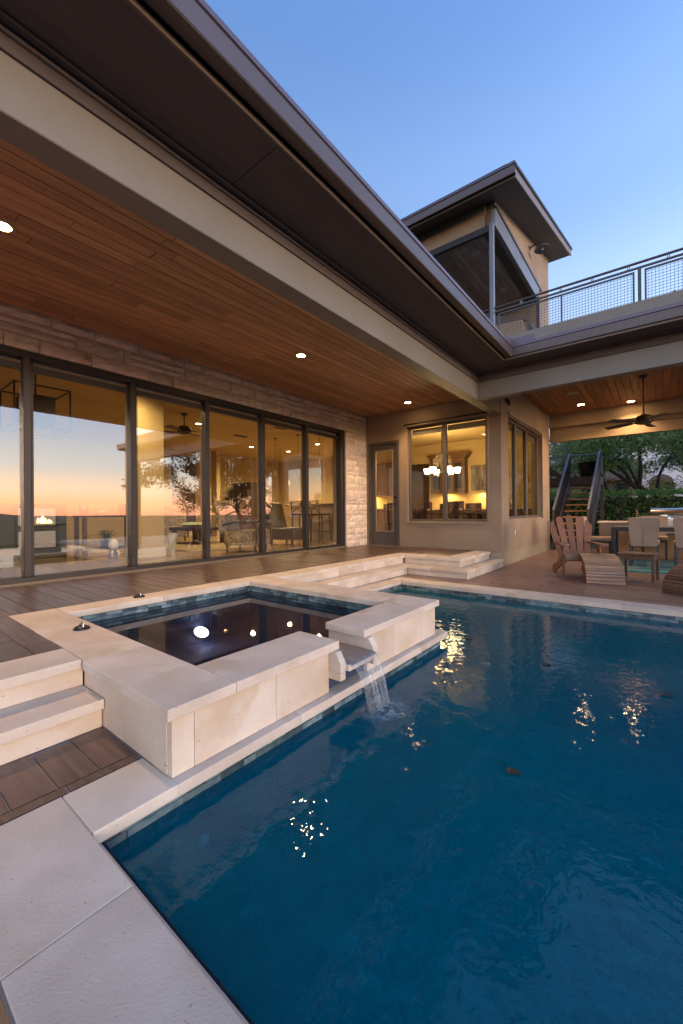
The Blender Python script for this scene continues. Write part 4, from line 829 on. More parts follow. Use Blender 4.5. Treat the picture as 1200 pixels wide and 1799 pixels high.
# living room furniture
M['pattern'] = mat('beige_patterned_fabric', (0.42, 0.33, 0.22), 0.9, col2=(0.20, 0.145, 0.085), nscale=26, ndet=2, ramp=(0.45, 0.55), bump=0.2, bscale=200)
M['leather'] = mat('dark_brown_leather', (0.05, 0.032, 0.024), 0.35)
def armchair(label, loc, rz, m, cat='armchair', arm=True):
    t = thing('armchair', label, cat)
    MB().box(-0.34, 0.34, -0.38, 0.36, 0.14, 0.44, 0.05, 3).build('seat', m, t, smooth=40)
    mt = Matrix.Translation((0, 0.30, 0.40)) @ Matrix.Rotation(R(-14), 4, 'X')
    MB().box(-0.34, 0.34, -0.02, 0.17, 0, 0.68, 0.06, 3, mt).build('backrest', m, t, smooth=40)
    for s in (-1, 1):
        if arm: MB().tube([(s*0.38, -0.36, 0.12), (s*0.39, -0.38, 0.5), (s*0.39, -0.30, 0.60), (s*0.39, 0.1, 0.62), (s*0.38, 0.36, 0.55)], 0.028, 8).build('arm', M['dwood'], t, smooth=50)
        for yy in (-0.3, 0.3): MB().tube([(s*0.3, yy, 0.0), (s*0.3, yy, 0.15)], [0.018, 0.03], 8).build('leg', M['dwood'], t)
    return place(t, loc, rz)
armchair('beige patterned armchair with wooden arms behind the fifth glass panel', (-6.75, 5.35, 0.0), R(118), M['pattern'])
armchair('dark brown leather recliner behind the patterned armchair', (-7.2, 7.0, 0.0), R(100), M['leather'], 'recliner', False)
armchair('pale patterned armchair beside the shuttered window indoors', (-11.2, 6.2, 0.0), R(60), M['pattern'])
rg = structure('living_room_rug', MB().box(-10.2, -7.5, 4.55, 6.9, 0.001, 0.02), mat('beige_shag_rug', (0.42, 0.33, 0.19), 1.0, col2=(0.26, 0.19, 0.10), nscale=30, bump=1.0, bscale=60), 'beige shag rug on the living room floor', 'rug'); rg['kind'] = 'thing'
ct = thing('coffee_table', 'low dark wood coffee table on the beige rug', 'coffee table', (-9.6, 6.0, 0.02))
MB().box(-10.2, -9.0, 5.5, 6.5, 0.36, 0.44, 0.01).build('top', M['dwood'], ct)
for sx in (-10.1, -9.1):
    for sy in (5.6, 6.4): MB().box(sx-.05, sx+.05, sy-.05, sy+.05, 0.02, 0.359).build('leg', M['dwood'], ct)
cu = MB().lathe([(0.01, 0), (0.25, 0.03), (0.30, 0.07), (0.22, 0.12), (0.01, 0.14)], (-9.5, 5.75, 0.441), 20).build('cushion', mat('pale_green_cushion', (0.30, 0.34, 0.20), 0.8), None, smooth=60); tag(cu, 'pale green cushion lying on the dark coffee table', 'cushion')
vs = MB().lathe([(0.07, 0.0), (0.05, 0.02), (0.07, 0.2), (0.10, 0.42), (0.09, 0.42), (0.05, 0.2)], (-7.38, 4.05, 0.0), 18).build('floor_vase', mat('pale_glazed_vase', (0.55, 0.55, 0.45), 0.25), None, smooth=50); tag(vs, 'slim pale floor vase beside the tan interior column', 'vase')
con = thing('console_table', 'dark console table with wire sides inside the second glass panel', 'console table', (-8.25, 3.2, 0))
MB().box(-8.48, -8.02, 2.72, 3.72, 0.74, 0.79, 0.004).build('top', M['dwood'], con)
for sx in (-8.44, -8.06):
    for sy in (2.78, 3.66): MB().box(sx-.03, sx+.03, sy-.03, sy+.03, 0.0, 0.739).build('leg', M['mwood'], con)
MB().box(-8.46, -8.04, 2.76, 3.68, 0.14, 0.17).build('shelf', M['dwood'], con)
b = MB()
for k in range(14): b.bar((-8.03, 2.82, 0.2+k*0.036), (-8.03, 3.62, 0.2+k*0.036), 0.004, 0.004)
b.build('wire_side', M['brass'], con, kind='stuff')
pl = thing('spiky_plant', 'spiky green plant standing on the console shelf', 'plant', (-8.25, 3.2, 0.171))
MB().lathe([(0.07, 0), (0.10, 0.12), (0.09, 0.12)], (-8.25, 3.2, 0.171), 16).build('pot', M['dwood'], pl)
M['leaf_in'] = mat('indoor_leaf', (0.03, 0.07, 0.02), 0.5)
b = MB(); rr = random.Random(3)
for k in range(34):
    a = rr.uniform(0, 6.28); ln = rr.uniform(0.16, 0.30); h = rr.uniform(0.05, 0.22); q = Vector((-8.25, 3.2, 0.28)); s = Vector((-math.sin(a), math.cos(a), 0))*0.008
    p1 = q+Vector((math.cos(a)*ln*.5, math.sin(a)*ln*.5, h)); p2 = q+Vector((math.cos(a)*ln, math.sin(a)*ln, h*0.5))
    b.face([q-s, q+s, p1+s, p1-s]); b.face([p1-s, p1+s, p2])
b.build('leaves', M['leaf_in'], pl)
for (x, y, h, r, c), lb in (((-8.25, 3.52, 0.2, 0.10, (0.03, 0.16, 0.10)), 'dark green glass jar on the console table'), ((-8.2, 3.1, 0.07, 0.09, (0.45, 0.48, 0.38)), 'small pale bowl on the console table'), ((-8.3, 2.85, 0.17, 0.08, (0.20, 0.15, 0.09)), 'brown pot at the left end of the console table')):
    o = MB().lathe([(r*.6, 0), (r, h*.5), (r*.85, h), (r*.75, h), (r*.5, 0.02)], (x, y, 0.791), 18).build('pot' if h > .1 else 'bowl', mat('glazed_'+str(int(h*1000)), c, 0.2), None, smooth=40); tag(o, lb, 'pot' if h > .1 else 'bowl')
fg = thing('figurine', 'small white bearded garden figurine standing inside the glass', 'figurine', (-7.72, 3.12, 0))
MB().lathe([(0.085, 0), (0.09, 0.05), (0.06, 0.12), (0.05, 0.16)], (-7.72, 3.12, 0), 16).build('body', mat('blue_glaze', (0.04, 0.10, 0.25), 0.3), fg, smooth=50)
MB().lathe([(0.03, 0.14), (0.075, 0.19), (0.085, 0.26), (0.06, 0.32), (0.02, 0.345)], (-7.72, 3.12, 0), 16).build('head', M['white'], fg, smooth=60)
for s in (-1, 1): MB().tube([(-7.66, 3.12+s*0.05, 0.03), (-7.62, 3.12+s*0.06, 0.10), (-7.66, 3.12+s*0.04, 0.14)], 0.016, 8).build('arm', M['white'], fg, smooth=60)
cab = thing('panelled_cabinet', 'dark cabinet with two pale panels inside the leftmost glass', 'cabinet', (-9.0, 2.2, 0))
MB().box(-9.25, -8.76, 1.55, 2.72, 0.0, 0.99, 0.006).build('body', mat('dark_green_cabinet', (0.045, 0.045, 0.028), 0.5), cab)
for z0, z1 in ((0.60, 0.91), (0.20, 0.50)):
    MB().box(-8.759, -8.745, 1.98, 2.54, z0, z1, 0.004).build('panel', mat('pale_panel', (0.42, 0.42, 0.46), 0.25), cab)
    MB().box(-8.758, -8.735, 1.94, 1.978, z0-.03, z1+.03).box(-8.758, -8.735, 2.542, 2.58, z0-.03, z1+.03).box(-8.758, -8.735, 1.978, 2.542, z1+.001, z1+.03).box(-8.758, -8.735, 1.978, 2.542, z0-.03, z0-.001).build('panel_frame', M['black'], cab)
# bar with stools
bar = thing('bar_counter', 'stone fronted breakfast bar beyond the last glass panels', 'bar counter', (-7.9, 8.9, 0))
MB().box(-8.9, -7.05, 8.75, 9.25, 0.0, 1.0).build('body', M['limeface'], bar)
MB().box(-9.0, -6.95, 8.6, 9.35, 1.001, 1.05, 0.008).build('top', M['dwood'], bar)
stool = None
for (x, y), lb in (((-7.95, 8.2), 'dark wooden bar stool with crossed back, further from the stone wall'), ((-7.35, 8.35), 'dark wooden bar stool with crossed back, nearer the stone wall')):
    if stool is None:
        stool = thing('bar_stool', lb, 'bar stool', (0, 0, 0), 'bar stools at the breakfast bar')
        MB().box(-0.2, 0.2, -0.2, 0.2, 0.72, 0.77, 0.012).build('seat', M['dwood'], stool)
        for sx in (-1, 1):
            for sy in (-1, 1): MB().bar((sx*0.2, sy*0.2, 0), (sx*0.17, sy*0.17, 0.72), 0.035, 0.035).build('leg', M['dwood'], stool)
            MB().bar((sx*0.19, -0.19, 0.28), (sx*0.19, 0.19, 0.28), 0.025, 0.025).build('stretcher', M['dwood'], stool)
            MB().bar((sx*0.18, -0.18, 0.77), (sx*0.18, -0.24, 1.12), 0.03, 0.03).build('back_post', M['dwood'], stool)
            MB().bar((sx*0.17, -0.19, 0.80), (-sx*0.17, -0.235, 1.08), 0.02, 0.02).build('back_cross', M['dwood'], stool)
        MB().bar((-0.19, -0.24, 1.11), (0.19, -0.24, 1.11), 0.04, 0.03).build('top_rail', M['dwood'], stool)
        place(stool, (x, y, 0.0), R(10))
    else: dup_thing(stool, (x, y, 0.0), R(-12), lb)

# dining room
lamp('cabinet_strip_lamp', 'AREA', (-5.25, 12.05, 1.35), 1.2, (1, 0.66, 0.22), (0, 0, 0), 0.25)
lamp('cabinet_strip_lamp', 'AREA', (-4.2, 12.1, 1.35), 0.8, (1, 0.66, 0.22), (0, 0, 0), 0.2)
lamp('kitchen_strip_lamp', 'AREA', (-8.2, 12.05, 1.35), 1.3, (1, 0.66, 0.22), (0, 0, 0), 0.3)
wc = thing('wall_cabinet', 'brown crown topped wall cabinet behind the dining chandelier', 'cabinet', (-5.22, 12.1, 1.37))
MB().box(-5.77, -4.67, 11.95, 12.248, 1.37, 2.45, 0.006).build('body', M['mwood'], wc)
MB().prism([(-5.80, 2.452), (-4.64, 2.452), (-4.53, 2.60), (-5.91, 2.60)], 'y', 11.90, 12.247).build('crown', M['mwood'], wc)
for k in range(3):
    MB().box(-5.75+k*0.36+0.01, -5.75+(k+1)*0.36-0.01, 11.925, 11.949, 1.41, 2.41, 0.004).build('door', M['mwood'], wc)
    MB().box(-5.75+k*0.36+0.06, -5.75+(k+1)*0.36-0.06, 11.915, 11.924, 1.5, 2.3).build('door_glass', M['black'], wc)
sb = thing('sideboard', 'long brown sideboard under the glowing dining room wall', 'sideboard', (-4.3, 12, 0))
MB().box(-5.9, CX-0.25, 11.72, 12.248, 0.001, 0.84).build('body', M['mwood'], sb)
MB().box(-5.93, CX-0.24, 11.68, 12.249, 0.842, 0.88, 0.005).build('top', M['limeface'], sb)
for (x, hh, r_b, cc), nm, lb in (((-5.0, 0.14, 0.07, (0.5, 0.42, 0.2)), 'jar', 'squat cream jar on the sideboard behind the table'), ((-4.35, 0.16, 0.05, (0.05, 0.03, 0.02)), 'bottle', 'dark slim bottle on the sideboard near the picture'), ((-3.35, 0.17, 0.06, (0.3, 0.12, 0.05)), 'vase', 'rust coloured vase on the sideboard seen through the side window')):
    o = MB().lathe([(r_b*.7, 0), (r_b, hh*.4), (r_b*.5, hh*.8), (r_b*.45, hh)], (x, 11.95, 0.882), 16).build(nm, mat('glaze_'+nm, cc, 0.3), None, smooth=50); tag(o, lb, nm)
ph = thing('photo_frame', 'small dark photo frame on the sideboard seen through the side window', 'photo frame', (-3.75, 11.9, 0.882))
MB().box(-3.86, -3.66, 11.92, 11.94, 0.882, 1.15, 0.003).build('frame', M['dwood'], ph); MB().box(-3.83, -3.69, 11.912, 11.919, 0.91, 1.12).build('print', mat('sepia_print', (0.30, 0.22, 0.14), 0.4), ph)
pic = thing('picture', 'dark woodland portrait picture on the yellow dining room wall', 'picture', (-4.2, 12.24, 1.44))
MB().box(-4.56, -3.95, 12.215, 12.248, 1.44, 2.21, 0.003).build('canvas', mat('woodland_print', (0.05, 0.045, 0.03), 0.5, col2=(0.22, 0.14, 0.08), nscale=6, stretch=(2, 2, 0.5)), pic)
MB().tube([(-4.2, 12.21, 1.52), (-4.2, 12.21, 1.75)], [0.05, 0.035], 8).build('figure_print', M['black'], pic)
dt = thing('dining_table', 'dark wooden dining table inside the dining room window', 'dining table', (-4.6, 10.2, 0))
MB().box(-5.7, -3.5, 9.7, 10.7, 0.72, 0.77, 0.006).build('top', M['dwood'], dt)
for sx in (-5.5, -3.7):
    for sy in (9.85, 10.55): MB().box(sx-.05, sx+.05, sy-.05, sy+.05, 0, 0.719).build('leg', M['dwood'], dt)
dch = None
for (x, y, rz), lb in (((-5.35, 9.25, 0), 'dark dining chair with its back to the window, at the left end'), ((-4.55, 9.25, 0), 'dark dining chair with its back to the window, in the middle'), ((-3.75, 9.25, 0), 'dark dining chair with its back to the window, at the right end'), ((-5.0, 11.15, 180), 'dark dining chair on the far side of the indoor table, left'), ((-4.2, 11.15, 180), 'dark dining chair on the far side of the indoor table, right'), ((-6.05, 10.2, -90), 'dark dining chair at the head of the indoor table')):
    if dch is None:
        dch = thing('dining_chair', lb, 'chair', (0, 0, 0), 'dark dining chairs round the indoor table')
        MB().box(-0.23, 0.23, -0.22, 0.24, 0.44, 0.50, 0.01).build('seat', M['dwood'], dch)
        for sx in (-1, 1):
            MB().bar((sx*0.2, 0.21, 0), (sx*0.2, 0.21, 0.44), 0.04, 0.04).build('leg', M['dwood'], dch)
            MB().bar((sx*0.2, -0.20, 0), (sx*0.21, -0.27, 1.02), 0.04, 0.04).build('back_post', M['dwood'], dch)
        MB().box(-0.23, 0.23, -0.285, -0.25, 0.86, 1.03, 0.01).build('top_rail', M['dwood'], dch)
        MB().box(-0.09, 0.09, -0.262, -0.242, 0.5, 0.86).build('splat', M['dwood'], dch)
        place(dch, (x, y, 0), R(rz))
    else: dup_thing(dch, (x, y, 0), R(rz), lb)
chd = thing('dining_chandelier', 'bright chandelier of glowing glass shades over the indoor table', 'chandelier', (-4.6, 10.2, 1.85))
MB().tube([(-4.6, 10.2, 1.84), (-4.6, 10.2, 2.998)], 0.012, 8).build('stem', M['black'], chd)
M['shadeglow'] = emit('glowing_glass_shade', (1.0, 0.74, 0.40), 2.6)
for k in range(6):
    a = k*math.pi/3+0.3; x, y = -4.6+0.40*math.cos(a), 10.2+0.40*math.sin(a)
    MB().tube([(-4.6, 10.2, 1.86), (-4.6+0.25*math.cos(a), 10.2+0.25*math.sin(a), 1.76), (x, y, 1.82)], 0.011, 6).build('arm', M['black'], chd, smooth=50)
    MB().lathe([(0.055, 0), (0.09, 0.14), (0.085, 0.14), (0.05, 0.01)], (x, y, 1.82), 16).build('lamp_shade', M['shadeglow'], chd, smooth=40)
lamp('chandelier_lamp', 'POINT', (-4.6, 10.2, 2.12), 9, (1, 0.66, 0.26), None, 0.25)

# ------------------------------------------------------------------ dining patio furniture
M['adir'] = mat('stained_teak_slat', (0.27, 0.12, 0.06), 0.55, col2=(0.18, 0.075, 0.04), nscale=3, stretch=(12, 12, 1.2), var=0.16, bump=0.12, bscale=4, bstretch=(60, 60, 3))
M['adirx'] = mat('stained_teak_board', (0.26, 0.150, 0.090), 0.55, col2=(0.165, 0.085, 0.05), nscale=3, stretch=(1.2, 14, 14), var=0.2, bump=0.12, bscale=4, bstretch=(3, 60, 60))
M['adirk'] = mat('dark_stained_board', (0.17, 0.085, 0.045), 0.5, col2=(0.10, 0.05, 0.028), nscale=3, stretch=(1.2, 14, 14), var=0.25, bump=0.12, bscale=4, bstretch=(3, 60, 60))
def adirondack(label, loc, rz, m, mx):
    t = thing('adirondack_chair', label, 'adirondack chair')
    # side rails run from under the front of the seat to the ground behind
    for s in (-1, 1):
        MB().prism([(-0.02, 0.36), (-0.02, 0.24), (0.35, 0.14), (0.62, 0.03), (0.72, 0.0), (0.90, 0.0), (0.88, 0.07), (0.78, 0.13), (0.60, 0.15), (0.45, 0.24)], 'x', s*0.235-0.012, s*0.235+0.012).build('side_rail', m, t)
        MB().box(s*0.262-0.012, s*0.262+0.012, -0.015, 0.075, 0.0, 0.525, 0.003).build('front_leg', m, t)
        MB().prism([(0.075, 0.52), (0.075, 0.30), (0.10, 0.33), (0.115, 0.40), (0.15, 0.44), (0.165, 0.52)], 'x', s*0.262-0.011, s*0.262+0.011).build('arm_bracket', m, t)
        P = [(s*0.20, -0.10), (s*0.235, -0.125), (s*0.335, -0.125), (s*0.355, -0.08), (s*0.34, 0.20), (s*0.315, 0.50), (s*0.285, 0.66), (s*0.245, 0.66), (s*0.235, 0.30)]
        MB().prism(P if s > 0 else P[::-1], 'z', 0.527, 0.549).build('arm', m, t)
    for k in range(6):
        y = -0.02+k*0.083; z = 0.372-0.026*k - (0.02 if k == 0 else 0)
        MB().box(-0.25, 0.25, y, y+0.07, z-0.011, z+0.011, 0.003).build('seat_slat', mx, t)
    MB().box(-0.25, 0.25, -0.045, -0.022, 0.27, 0.37, 0.003).build('front_apron', mx, t)
    # fan back: five tapered slats, rounded tops
    for k in range(-2, 3):
        a = k*R(5.2); w0, w1 = 0.040, 0.056; top = [0.86, 0.83, 0.74][abs(k)]; b = MB()
        P = [(-w0, 0), (w0, 0), (w1, top-0.06), (w1*0.85, top-0.02), (w1*0.4, top), (-w1*0.4, top), (-w1*0.85, top-0.02), (-w1, top-0.06)]
        if abs(k) == 2: sgn = 1 if k > 0 else -1; P = [(-w0, 0), (w0, 0), (w1, top-0.10), (w1*0.6, top-0.05), (-w1*0.2, top), (-w1, top+0.03)] if k > 0 else [(-w0, 0), (w0, 0), (w1, top+0.03), (w1*0.2, top), (-w1*0.6, top-0.05), (-w1, top-0.10)]
        b.prism(P, 'y', -0.010, 0.010)
        b.bm.transform(Matrix.Translation((k*0.088, 0.42, 0.22)) @ Matrix.Rotation(R(-25), 4, 'X') @ Matrix.Rotation(a, 4, 'Y'))
        b.build('back_slat', m, t)
    mt = Matrix.Translation((0, 0.435, 0.22)) @ Matrix.Rotation(R(-25), 4, 'X')
    MB().box(-0.27, 0.27, 0.012, 0.034, 0.30, 0.36, 0, 1, mt).box(-0.22, 0.22, 0.012, 0.034, 0.0, 0.07, 0, 1, mt).build('back_rail', m, t)
    return place(t, loc, rz)
adirondack('teak adirondack chair with fan back beside the tan wall', (-1.0, 7.55, L), R(22.4), M['adir'], M['adirx'])
adirondack('dark stained adirondack chair cut by the right edge of the photo', (0.60, 7.30, L), R(-30), M['adirk'], M['adirk'])
def footrest(label, loc, rz, m, ms):
    t = thing('footrest', label, 'footrest'); W = 0.245; Ln = 0.60; H = 0.375
    def prof(u): return (Ln*(1-math.cos(u*math.pi/2))*0.9+0.0*u + 0.06*u, 0.10+(H-0.10)*math.sin(u*math.pi/2)**1.05)
    pts = [prof(k/12) for k in range(13)]
    side = [(0.0, 0.0)] + [(y, z) for y, z in pts] + [(pts[-1][0], H-0.085), (0.35, H-0.16), (0.18, 0.11), (0.10, 0.0)]
    for s in (-1, 1):
        MB().prism(side, 'x', s*(W-0.03)-0.011, s*(W-0.03)+0.011).build('side_rail', m, t)
        MB().box(s*(W-0.055)-0.011, s*(W-0.055)+0.011, Ln-0.13, Ln-0.06, 0.0, H-0.02, 0.003).build('leg', m, t)
    for k in range(11):
        (y0, z0), (y1, z1) = prof(k/11), prof((k+1)/11); a, c = Vector((0, y0, z0)), Vector((0, y1, z1)); dv = (c-a)
        p0, p1 = a+dv*0.05, c-dv*0.05; nrm = Vector((0, -dv.z, dv.y)).normalized()*0.011
        b = MB(); b.bm.free(); b.bm = bmesh.new()
        q = [p0-nrm*0, p1-nrm*0, p1+nrm*2, p0+nrm*2]
        b.prism([(v.y, v.z) for v in q], 'x', -W, W); b.build('slat', ms, t)
    for z in (0.004, 0.052): MB().box(-W, W, -0.022, -0.001, z, z+0.044, 0.003).build('slat', ms, t)
    return place(t, loc, rz)
footrest('sun bleached curved slat footrest in front of the teak chair', (-0.634, 7.02, L), R(17), M['adirx'], mat('bleached_teak_slat', (0.36, 0.235, 0.15), 0.6, col2=(0.22, 0.125, 0.075), nscale=3, stretch=(1.2, 16, 16), var=0.22, bump=0.15, bscale=4, bstretch=(3, 60, 60)))
footrest('dark curved slat footrest cut by the right edge of the photo', (0.235, 6.62, L), R(-32), M['adirk'], M['adirk'])
stb = thing('side_table', 'small slatted wooden side table in front of the tan dining chair', 'side table', (0, 0, 0))
for k in range(5): MB().box(-0.245+k*0.099, -0.245+k*0.099+0.088, -0.20, 0.20, 0.395, 0.415, 0.003).build('slat', M['adirk'], stb)
for sx in (-1, 1):
    for sy in (-1, 1): MB().box(sx*0.205-.018, sx*0.205+.018, sy*0.155-.018, sy*0.155+.018, 0, 0.394).build('leg', M['adirk'], stb)
    MB().box(-0.187, 0.187, sx*0.155-.01, sx*0.155+.01, 0.32, 0.394).build('apron', M['adirk'], stb)
    MB().box(sx*0.205-.01, sx*0.205+.01, -0.137, 0.137, 0.32, 0.394).build('apron', M['adirk'], stb)
place(stb, (-0.262, 7.83, L), R(-10))
M['tablem'] = mat('slate_blue_metal', (0.032, 0.036, 0.046), 0.42, metal=0.3)
ot = thing('patio_dining_table', 'dark slate metal patio dining table with tiled top', 'dining table', (0.3, 10.5, L))
MB().box(-0.80, 1.5, 10.05, 10.10, L+0.66, L+0.74, 0.003).box(-0.80, 1.5, 10.95, 11.0, L+0.66, L+0.74, 0.003).box(-0.80, -0.75, 10.101, 10.949, L+0.66, L+0.74, 0.003).box(1.45, 1.5, 10.101, 10.949, L+0.66, L+0.74).build('frame', M['tablem'], ot)
M['ttile'] = mat('grey_table_tile', (0.12, 0.11, 0.10), 0.35, col2=(0.08, 0.075, 0.07), nscale=5, var=0.15)
for i in range(7):
    for j in range(3): put(boxmesh('tile', 0.308, 0.278, 0.012, M['ttile'], 0.003), 'tile', (-0.75+0.157+i*0.314, 10.101+0.141+j*0.283, L+0.737), ot)
for sx in (-0.765, 1.465):
    for sy in (10.085, 10.965): MB().box(sx-.033, sx+.033, sy-.033, sy+.033, L+0.012, L+0.659, 0.003).build('leg', M['tablem'], ot)
M['canvas'] = mat('tan_sling_fabric', (0.36, 0.27, 0.20), 0.9, col2=(0.31, 0.23, 0.17), nscale=4, bump=0.3, bscale=350)
pch = None
gC = 'tan upholstered chairs round the patio dining table'
for (x, y, rz), lb in (((-0.24, 9.72, 180), 'tan patio chair with its back to us behind the small side table'), ((0.43, 9.66, 180), 'tan patio chair with its back to us, cut by the right edge'), ((-1.06, 10.55, 90), 'tan patio chair seen side on at the left end of the table'), ((-0.10, 11.32, 0), 'tan patio chair on the far side of the table, left of the grill hood'), ((0.62, 11.32, 0), 'tan patio chair on the far side of the table, under the grill hood')):
    if pch is None:
        # local: sits facing -Y ... back at +Y
        pch = thing('patio_chair', lb, 'chair', (0, 0, 0), gC)
        MB().box(-0.235, 0.235, -0.25, 0.24, 0.42, 0.49, 0.02, 3).build('seat', M['canvas'], pch, smooth=40)
        mt = Matrix.Translation((0, 0.235, 0.40)) @ Matrix.Rotation(R(-7), 4, 'X')
        b = MB(); P = [(-0.205, -0.01), (0.205, -0.01), (0.215, 0.15), (0.245, 0.50), (0.235, 0.53), (0.12, 0.54), (-0.12, 0.54), (-0.235, 0.53), (-0.245, 0.50), (-0.215, 0.15)]
        b.prism(P, 'y', -0.035, 0.035); bmesh.ops.bevel(b.bm, geom=list(b.bm.edges), offset=0.010, segments=2, affect='EDGES'); b.bm.transform(mt); bk_ = b.build('backrest', M['canvas'], pch, smooth=40)
        b = MB(); b.box(-0.006, 0.006, 0.034, 0.042, 0.0, 0.36); b.bm.transform(mt); b.build('seam', M['canvas'], bk_)
        MB().box(-0.225, 0.225, -0.24, 0.22, 0.37, 0.419).build('frame', M['tablem'], pch)
        for sx in (-1, 1):
            MB().bar((sx*0.205, -0.22, 0), (sx*0.205, -0.21, 0.37), 0.038, 0.038).build('leg', M['tablem'], pch)
            MB().bar((sx*0.205, 0.26, 0), (sx*0.205, 0.205, 0.40), 0.038, 0.038).build('leg', M['tablem'], pch)
        place(pch, (x, y, L+0.012), R(rz))
    else: dup_thing(pch, (x, y, L+0.012), R(rz), lb)
# striped outdoor rug: stripes woven across
rug = thing('striped_rug', 'turquoise and cream striped outdoor rug under the dining table', 'rug', (0.4, 9.8, L))
cols = dict(t=mat('turquoise_weave', (0.012, 0.20, 0.235), 0.95, bump=0.4, bscale=300), d=mat('deep_teal_weave', (0.008, 0.085, 0.12), 0.95, bump=0.4, bscale=300), c=mat('cream_weave', (0.48, 0.45, 0.26), 0.95, bump=0.4, bscale=300), l=mat('light_aqua_weave', (0.10, 0.32, 0.33), 0.95, bump=0.4, bscale=300))
y = 8.70; seq = 'tttdctdtttcdtldttcdttdcttldtcttdt'
for k, ch in enumerate(seq):
    wd = 0.065; MB().box(-0.93, 1.9, y, y+wd, L+0.0005, L+0.011).build('stripe', cols[ch], rug); y += wd
# outdoor kitchen counter with built-in grill
ctr = thing('outdoor_counter', 'low tan stucco outdoor kitchen counter behind the table', 'counter', (0.6, 12.0, L))
MB().box(-1.18, 3.0, 11.78, 12.40, L+0.001, 0.47, 0.004).build('base', M['stucco'], ctr)
MB().box(-1.22, 3.03, 11.74, 12.43, 0.472, 0.515, 0.006).build('counter_top', M['limeface'], ctr)
gr = thing('grill', 'stainless built in grill with a domed hood on the counter', 'grill', (0.5, 12.05, 0.515))
pr = [(11.80, 0.58), (11.80, 0.60), (11.82, 0.70), (11.88, 0.78), (11.98, 0.83), (12.22, 0.83), (12.32, 0.76), (12.34, 0.58)]
MB().prism(pr, 'x', -0.165, 1.15).build('hood', M['stainless'], gr, smooth=35)
MB().box(-0.18, 1.165, 11.76, 12.36, 0.516, 0.579, 0.004).build('firebox', M['stainless'], gr)
MB().box(-0.16, 1.14, 11.735, 11.76, 0.25, 0.50, 0.004).build('control_panel', M['stainless'], gr)
b = MB().lathe([(0.05, 0), (0.05, 0.008), (0.03, 0.012)], (0, 0, 0), 20); b.bm.transform(Matrix.Translation((0.07, 11.815, 0.672)) @ Matrix.Rotation(R(78), 4, 'X') @ Matrix.Diagonal((1.5, 0.8, 1, 1))); b.build('badge', mat('warm_chrome', (0.6, 0.5, 0.35), 0.2, metal=1.0), gr, smooth=40)
MB().tube([(0.2, 11.79, 0.62), (0.2, 11.75, 0.62), (1.05, 11.75, 0.62), (1.05, 11.79, 0.62)], 0.012, 8).build('handle', M['stainless'], gr, smooth=40)
for (x, hh), lb in (((-0.43, 0.28), 'tall slim wooden pepper mill on the outdoor counter'), ((-0.33, 0.15), 'short wooden salt mill on the outdoor counter')):
    o = MB().lathe([(0.022, 0), (0.018, hh*.3), (0.02, hh*.6), (0.014, hh*.75), (0.02, hh*.85), (0.012, hh)], (x, 11.95, 0.516), 14).build('pepper_mill' if hh > .2 else 'salt_mill', M['adirx'], None, smooth=50); tag(o, lb, 'mill', 'wooden mills on the counter')
rp_ = thing('red_planter', 'low planter of red leaves behind the counter', 'planter', (-0.3, 12.9, 0.3))
MB().box(-0.7, 0.3, 12.75, 13.05, L-0.2, 0.42, 0.01).build('box', M['darksteel'], rp_)
def leaf_mesh(b, rr, centre, size, n, rx=1, ry=1, rz=1, shell=0.0, nx=None):
    for _ in range(n):
        while True:
            p = Vector((rr.uniform(-1, 1), rr.uniform(-1, 1), rr.uniform(-1, 1)))
            if shell < p.length < 1: break
        c = centre+Vector((p.x*rx, p.y*ry, p.z*rz)); a = Vector((rr.gauss(0, 1), rr.gauss(0, 1), rr.gauss(0, .7))).normalized(); q = a.cross(Vector((rr.gauss(0, 1), rr.gauss(0, 1), rr.gauss(0, 1)))).normalized()
        s = size*rr.uniform(0.6, 1.3)
        vs = [b.bm.verts.new(c+v) for v in (-a*s, q*s*.45, a*s, -q*s*.45)]; b.bm.faces.new(vs)
rr = random.Random(5)
b = MB()
for k in range(12): leaf_mesh(b, rr, Vector((-0.6+k*0.07, 12.9, 0.50)), 0.03, 30, 0.1, 0.12, 0.09)
b.build('leaves', mat('red_leaf', (0.25, 0.02, 0.015), 0.6, var=0.2), rp_)

# ------------------------------------------------------------------ outdoor stairs behind the patio
os_ = thing('outdoor_stairs', 'dark steel outdoor stairs with orange wooden treads and open risers', 'stairs', (-1.9, 13.6, L))
M['tread'] = mat('orange_brown_tread', (0.58, 0.32, 0.14), 0.55, col2=(0.45, 0.23, 0.10), nscale=3, stretch=(1.2, 14, 14), var=0.12)
SXL, SXR = -2.34, -1.50
ty = lambda k: 12.62+0.28*k; tz = lambda k: -0.135+0.187*k
for k in range(10): MB().box(SXL+0.02, SXR-0.02, ty(k), ty(k)+0.27, tz(k)-0.045, tz(k), 0.004).build('tread', M['tread'], os_)
for x in (SXL, SXR):
    MB().prism([(12.45, L), (12.75, L), (15.25, 1.42), (15.25, 1.82), (12.52, 0.02)], 'x', x-0.02, x+0.02).build('stringer', M['darksteel'], os_)
    MB().bar((x, 12.50, 0.80), (x, 15.25, 2.70), 0.05, 0.05).build('handrail', M['steel'], os_)
    MB().bar((x, 12.50, L), (x, 12.50, 0.80), 0.05, 0.05).build('post', M['darksteel'], os_); MB().bar((x, 15.25, 1.4), (x, 15.25, 2.72), 0.05, 0.05).build('post', M['darksteel'], os_)
    MB().prism([(12.54, 0.08), (15.2, 1.92), (15.2, 2.60), (12.54, 0.76)], 'x', x-0.006, x+0.006).build('guard_panel', M['bronze'], os_)
MB().box(-3.9, SXR+0.02, 15.28, 16.2, 1.63, 1.90).build('landing', M['darksteel'], os_)
